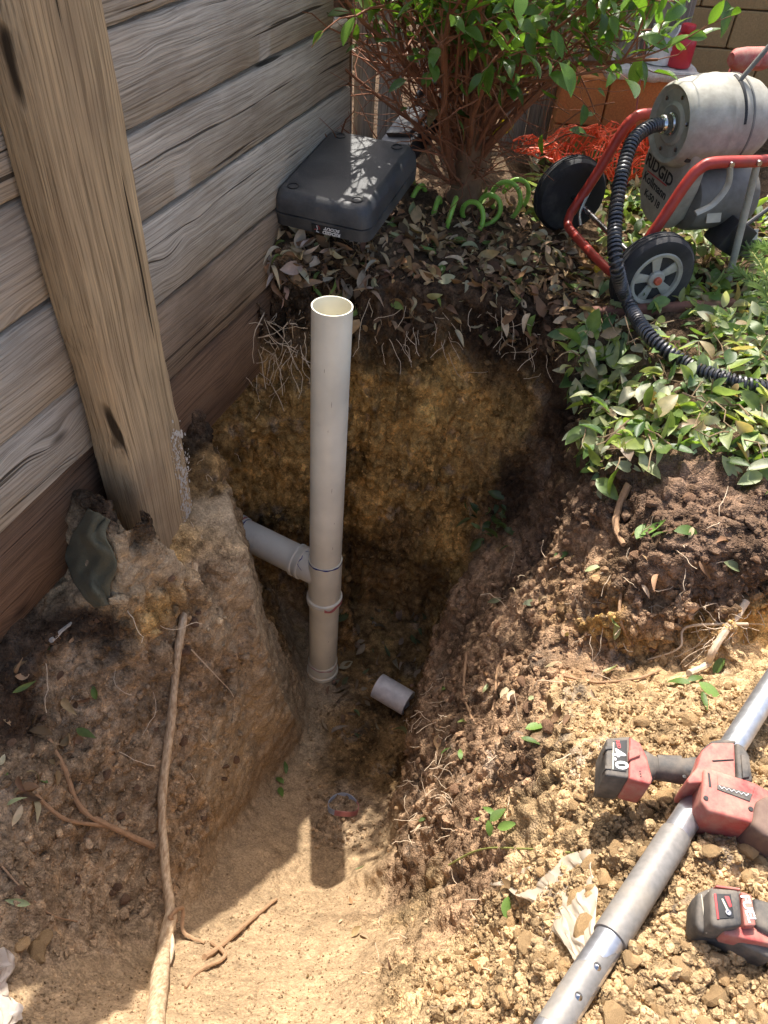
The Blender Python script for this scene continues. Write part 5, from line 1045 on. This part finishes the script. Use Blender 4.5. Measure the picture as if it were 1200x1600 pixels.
# ------------------------------------------------------------------ pole and cordless tools
PA, PB = atd(852, 1625, .905), atd(1225, 1040, 1.43); PD = (PB-PA).normalized()
def pole_at(px, py):                    # nearest point of the pole to a sight line
    d = Vector(_ray(px, py)).normalized(); w0 = PA-Vector(_C); b = PD.dot(d); return (b*d.dot(w0)-PD.dot(w0))/(1-b*b)
pole = empty('metal_pole', PA, 'silver metal pole with grey sleeve lying across the rubble under the red saw', 'pole')
s1, s2, s3, s4 = pole_at(945, 1462), pole_at(1050, 1300), pole_at(1082, 1250), pole_at(1092, 1235); SL = (PB-PA).length
MB().lathe([(.0203, 0), (.0203, s1+.01)], PA, PD, 32).build('lower_tube', M['alu'], pole)
slv = MB().lathe([(.0206, s1), (.0232, s1+.001), (.0226, s2-.002), (.0206, s2)], PA, PD, 32).build('sleeve', M['greytube'], pole)
MB().lathe([(.0203, s2-.01), (.0203, SL)], PA, PD, 32).build('upper_tube', M['alu'], pole)
MB().lathe([(.0222, s3), (.0222, s3+.001), (.0222, s4), (.0205, s4+.001)], PA, PD, 32).build('collar', M['toolblack'], pole)
def pole_top(s_, a=0.):
    c_ = PA+PD*s_; d = (Vector(_C)-c_); d = (d-PD*d.dot(PD)).normalized(); return c_, (Matrix.Rotation(a, 3, PD) @ d)
for s_ in (pole_at(885, 1555), pole_at(915, 1510)):
    c_, d = pole_top(s_, .25); MB().lathe([(0, .0175), (.006, .018), (.005, .0205), (0, .0232)], c_, d, 16).build('rivet', M['steel'], pole)
V = []; c_, d = pole_top(0); sdv = PD.cross(d)
for k in range(13):
    a = -1.25+2.2*k/12; e = .004*math.sin(k*1.3); V += [PA+PD*.012+(d*math.cos(a)+sdv*math.sin(a))*.0207, PA+PD*(pole_at(905, 1525)+e+.05*(k/12))+(d*math.cos(a)+sdv*math.sin(a))*.0207]
MB().add(V, [(2*k, 2*k+1, 2*k+3, 2*k+2) for k in range(12)]).build('tape_wrap', M['greytube'], pole)

def pz_(pl, z): return [at(px, py, z) for px, py in pl]
def slab(name, pl, z0, z1, mat, parent, bevel=.004, shrink=None, seg=3):      # a moulded block whose upper outline is given; slightly smaller below
    T_ = pz_(pl, z1); c_ = sum(T_, Vector())/len(T_); k = shrink or .94
    B_ = [Vector((c_.x+(p.x-c_.x)*k, c_.y+(p.y-c_.y)*k, z0)) for p in T_]; m2 = [Vector((p.x, p.y, z0+(z1-z0)*.45)) for p in T_]
    return MB().loft([B_, m2, T_]).build(name, mat, parent, bevel=bevel, seg=seg)
saw = empty('reciprocating_saw', at(1100, 1230, .05), 'dusty red and black cordless saw resting on the metal pole', 'power tool')
bt_ = slab('battery', [(948, 1153), (985, 1150), (984, 1216), (946, 1211)], .028, .108, M['toolblack'], saw)
slab('battery_shoe', [(984, 1150), (1001, 1160), (1011, 1182), (1020, 1216), (1017, 1226), (983, 1217)], .04, .112, M['toolred'], saw)
slab('shoe_clip', [(983, 1172), (1000, 1168), (1001, 1180), (983, 1187)], .10, .1165, M['toolred'], saw, .002)
slab('battery_label', [(958, 1158), (980, 1156), (979, 1206), (957, 1203)], .1, .1093, M['print'], saw, .0006, 1)
slab('label_edge', [(957.5, 1160), (960, 1160), (959, 1202), (956.7, 1202)], .1, .1097, M['label'], saw, .0003, 1)
slab('battery_rib', [(946, 1166), (958, 1165), (957, 1170), (945.6, 1171)], .09, .1102, M['toolblack'], saw, .001); slab('battery_rib', [(945.6, 1196), (956, 1197), (956, 1202), (945.6, 1201)], .09, .1102, M['toolblack'], saw, .001)
def flat_text(s, size, px, py, z, ang, mat, parent, bold=.0004):
    p = at(px, py, z); r3 = Vector((math.cos(ang), math.sin(ang), 0)); u3 = Vector((-math.sin(ang), math.cos(ang), 0)); return text(s, size, frame(p, r3, u3, Vector((0, 0, 1))), mat, parent, 'lettering', 0, bold)
flat_text('4.0', .028, 968, 1186, .1097, math.radians(-86), M['white'], saw, .0007); flat_text('RED', .0075, 966, 1163, .1097, math.radians(-86), M['printred'], saw, .0003)
def rings(spec, n=14):                  # elliptical sections: (px, py, z, half width, half height)
    P = [at(px, py, z) for px, py, z, *_ in spec]; out = []
    for i, (px, py, z, hw, hh) in enumerate(spec):
        t_ = (P[min(i+1, len(P)-1)]-P[max(i-1, 0)]).normalized(); sd_ = t_.cross(Vector((0, 0, 1))).normalized(); up_ = sd_.cross(t_)
        out.append([P[i]+sd_*(hw*math.copysign(abs(math.cos(a))**.75, math.cos(a)))+up_*(hh*math.copysign(abs(math.sin(a))**.75, math.sin(a))) for a in np.linspace(0, 2*math.pi, n+1)[:-1]])
    return out
MB().loft(rings([(1004, 1200, .075, .026, .024), (1013, 1200, .077, .024, .024), (1022, 1200, .078, .0165, .019), (1050, 1203, .082, .016, .018), (1068, 1205, .085, .018, .019), (1085, 1206, .088, .021, .02), (1100, 1206, .09, .022, .02)])).build('handle', M['toolblack'], saw)
MB().loft(rings([(1026, 1199, .0785, .0175, .0205), (1064, 1203, .084, .0203, .0205)])).build('grip_overmould', M['toolblack'], saw)
MB().lathe([(0, 0), (.0035, 0), (.003, .0015), (0, .002)], at(1069, 1214, .1), (0, 0, 1), 12).build('screw', M['print'], saw)
slab('motor_housing', [(1097, 1172), (1112, 1160), (1148, 1160), (1150, 1215), (1110, 1222), (1076, 1224), (1074, 1216), (1088, 1200)], .062, .135, M['toolred'], saw, .007)
slab('rear_grip', [(1149, 1158), (1163, 1164), (1172, 1180), (1178, 1222), (1152, 1222)], .05, .128, M['toolblack'], saw, .008)
slab('grip_pad', [(1158, 1178), (1168, 1182), (1172, 1214), (1161, 1216)], .1, .131, M['toolblack'], saw, .002)
MB().tube([at(1113, 1189, .1355), at(1146, 1187, .1355)], .0012, 6).build('panel_seam', M['print'], saw)
slab('front_guard', [(1097, 1170), (1112, 1158), (1128, 1155), (1150, 1157), (1150, 1161), (1112, 1163), (1099, 1175)], .06, .131, M['toolblack'], saw, .003)
slab('gear_case', [(1100, 1200), (1107, 1199), (1180, 1222), (1206, 1236), (1206, 1300), (1176, 1286), (1108, 1268), (1096, 1252)], .058, .142, M['toolred'], saw, .012, .86, 4)
slab('nose', [(1182, 1250), (1200, 1240), (1245, 1246), (1250, 1320), (1200, 1308), (1176, 1288)], .035, .149, mat_simple('dusty_boot', (.13, .075, .06), .8, dirt=.5, dirtc=(.33, .24, .17)), saw, .012, .86, 4)
slab('brand_plate', [(1122, 1211), (1180, 1229), (1176, 1243), (1121, 1228)], .12, .1432, M['toolred'], saw, .0008, 1)
slab('brand_plate', [(1121, 1225), (1176, 1240), (1172, 1252), (1121, 1233)], .12, .1436, M['toolblack'], saw, .0008, 1)
mb = MB(); pp = [at(1124+ (k*3.8), 1229+k*1.08+(2.4 if k % 2 else -1.4), .1444) for k in range(13)]; mb.tube(pp, .0008, 5).build('script_lettering', M['white'], saw)
slab('vent_slot', [(1106, 1207), (1109, 1208), (1112, 1230), (1108, 1229)], .13, .1428, M['print'], saw, .0004, 1)
for (px, py) in ((1103, 1247), (1173, 1264), (1164, 1212)): MB().lathe([(0, -.002), (.0034, -.002), (.0034, .0012), (0, .0012)], at(px, py, .1425 if px != 1164 else .128), (0, 0, 1), 14).build('screw', M['print'], saw)
for k in range(3): slab('indicator', [(999+k*.6, 1204+k*4), (1001.5+k*.6, 1204+k*4), (1001.5+k*.6, 1206+k*4), (999+k*.6, 1206+k*4)], .11, .1126, M['print'], saw, .0002, 1)
MB().tube(bez([at(1085, 1222, .09), at(1090, 1232, .10), at(1098, 1228, .105)], 6), .010, 10).build('trigger_guard', M['toolred'], saw)

t2 = empty('cordless_tool', at(1150, 1440, .12), 'red and black cordless tool with battery lying at the right edge near the lower pole', 'power tool')
slab('battery', [(1090, 1394), (1116, 1384), (1162, 1391), (1168, 1452), (1210, 1470), (1210, 1500), (1130, 1458), (1094, 1456), (1088, 1440)], .11, .165, M['toolblack'], t2, .007, .93, 4)
slab('battery_top', [(1110, 1386), (1156, 1390), (1161, 1446), (1128, 1450), (1112, 1446)], .15, .193, M['toolblack'], t2, .006, 1.02)
slab('red_clip', [(1158, 1392), (1175, 1398), (1182, 1446), (1164, 1447)], .15, .190, M['toolred'], t2, .003)
slab('red_rail', [(1128, 1449), (1162, 1447), (1182, 1448), (1215, 1466), (1215, 1478), (1176, 1470), (1132, 1460)], .145, .177, M['toolred'], t2, .004)
slab('red_rail', [(1119, 1382), (1157, 1387), (1157, 1391), (1119, 1386)], .15, .185, M['toolred'], t2, .002)
slab('handle', [(1175, 1400), (1225, 1414), (1225, 1468), (1182, 1447)], .14, .186, M['toolblack'], t2, .008)
slab('battery_label', [(1117, 1396), (1142, 1397), (1147, 1434), (1122, 1436)], .18, .1940, M['print'], t2, .0006, 1)
slab('label_edge', [(1116, 1396), (1119, 1396), (1124, 1436), (1121, 1436)], .18, .1945, M['printred'], t2, .0003, 1); slab('label_stripe', [(1132, 1400), (1139, 1400), (1144, 1416), (1140, 1418)], .18, .1945, M['printred'], t2, .0003, 1)
slab('label_stripe', [(1127, 1404), (1130, 1404), (1140, 1424), (1137, 1426)], .18, .1945, M['label'], t2, .0003, 1)
MB().lathe([(0, -.002), (.0035, -.002), (.0035, .001), (.002, .0012), (0, .0005)], at(1138, 1426, .195), (0, 0, 1), 14).build('screw', M['steel'], t2)
flat_text('FUEL', .015, 1169, 1420, .1904, math.radians(-87), M['white'], t2, .0004)
for (a_, b_) in (((1096, 1398), (1104, 1458)), ((1107, 1392), (1114, 1452))): MB().tube([at(*a_, .1655), at(*b_, .1655)], .001, 5).build('dusty_seam', M['label'], t2)
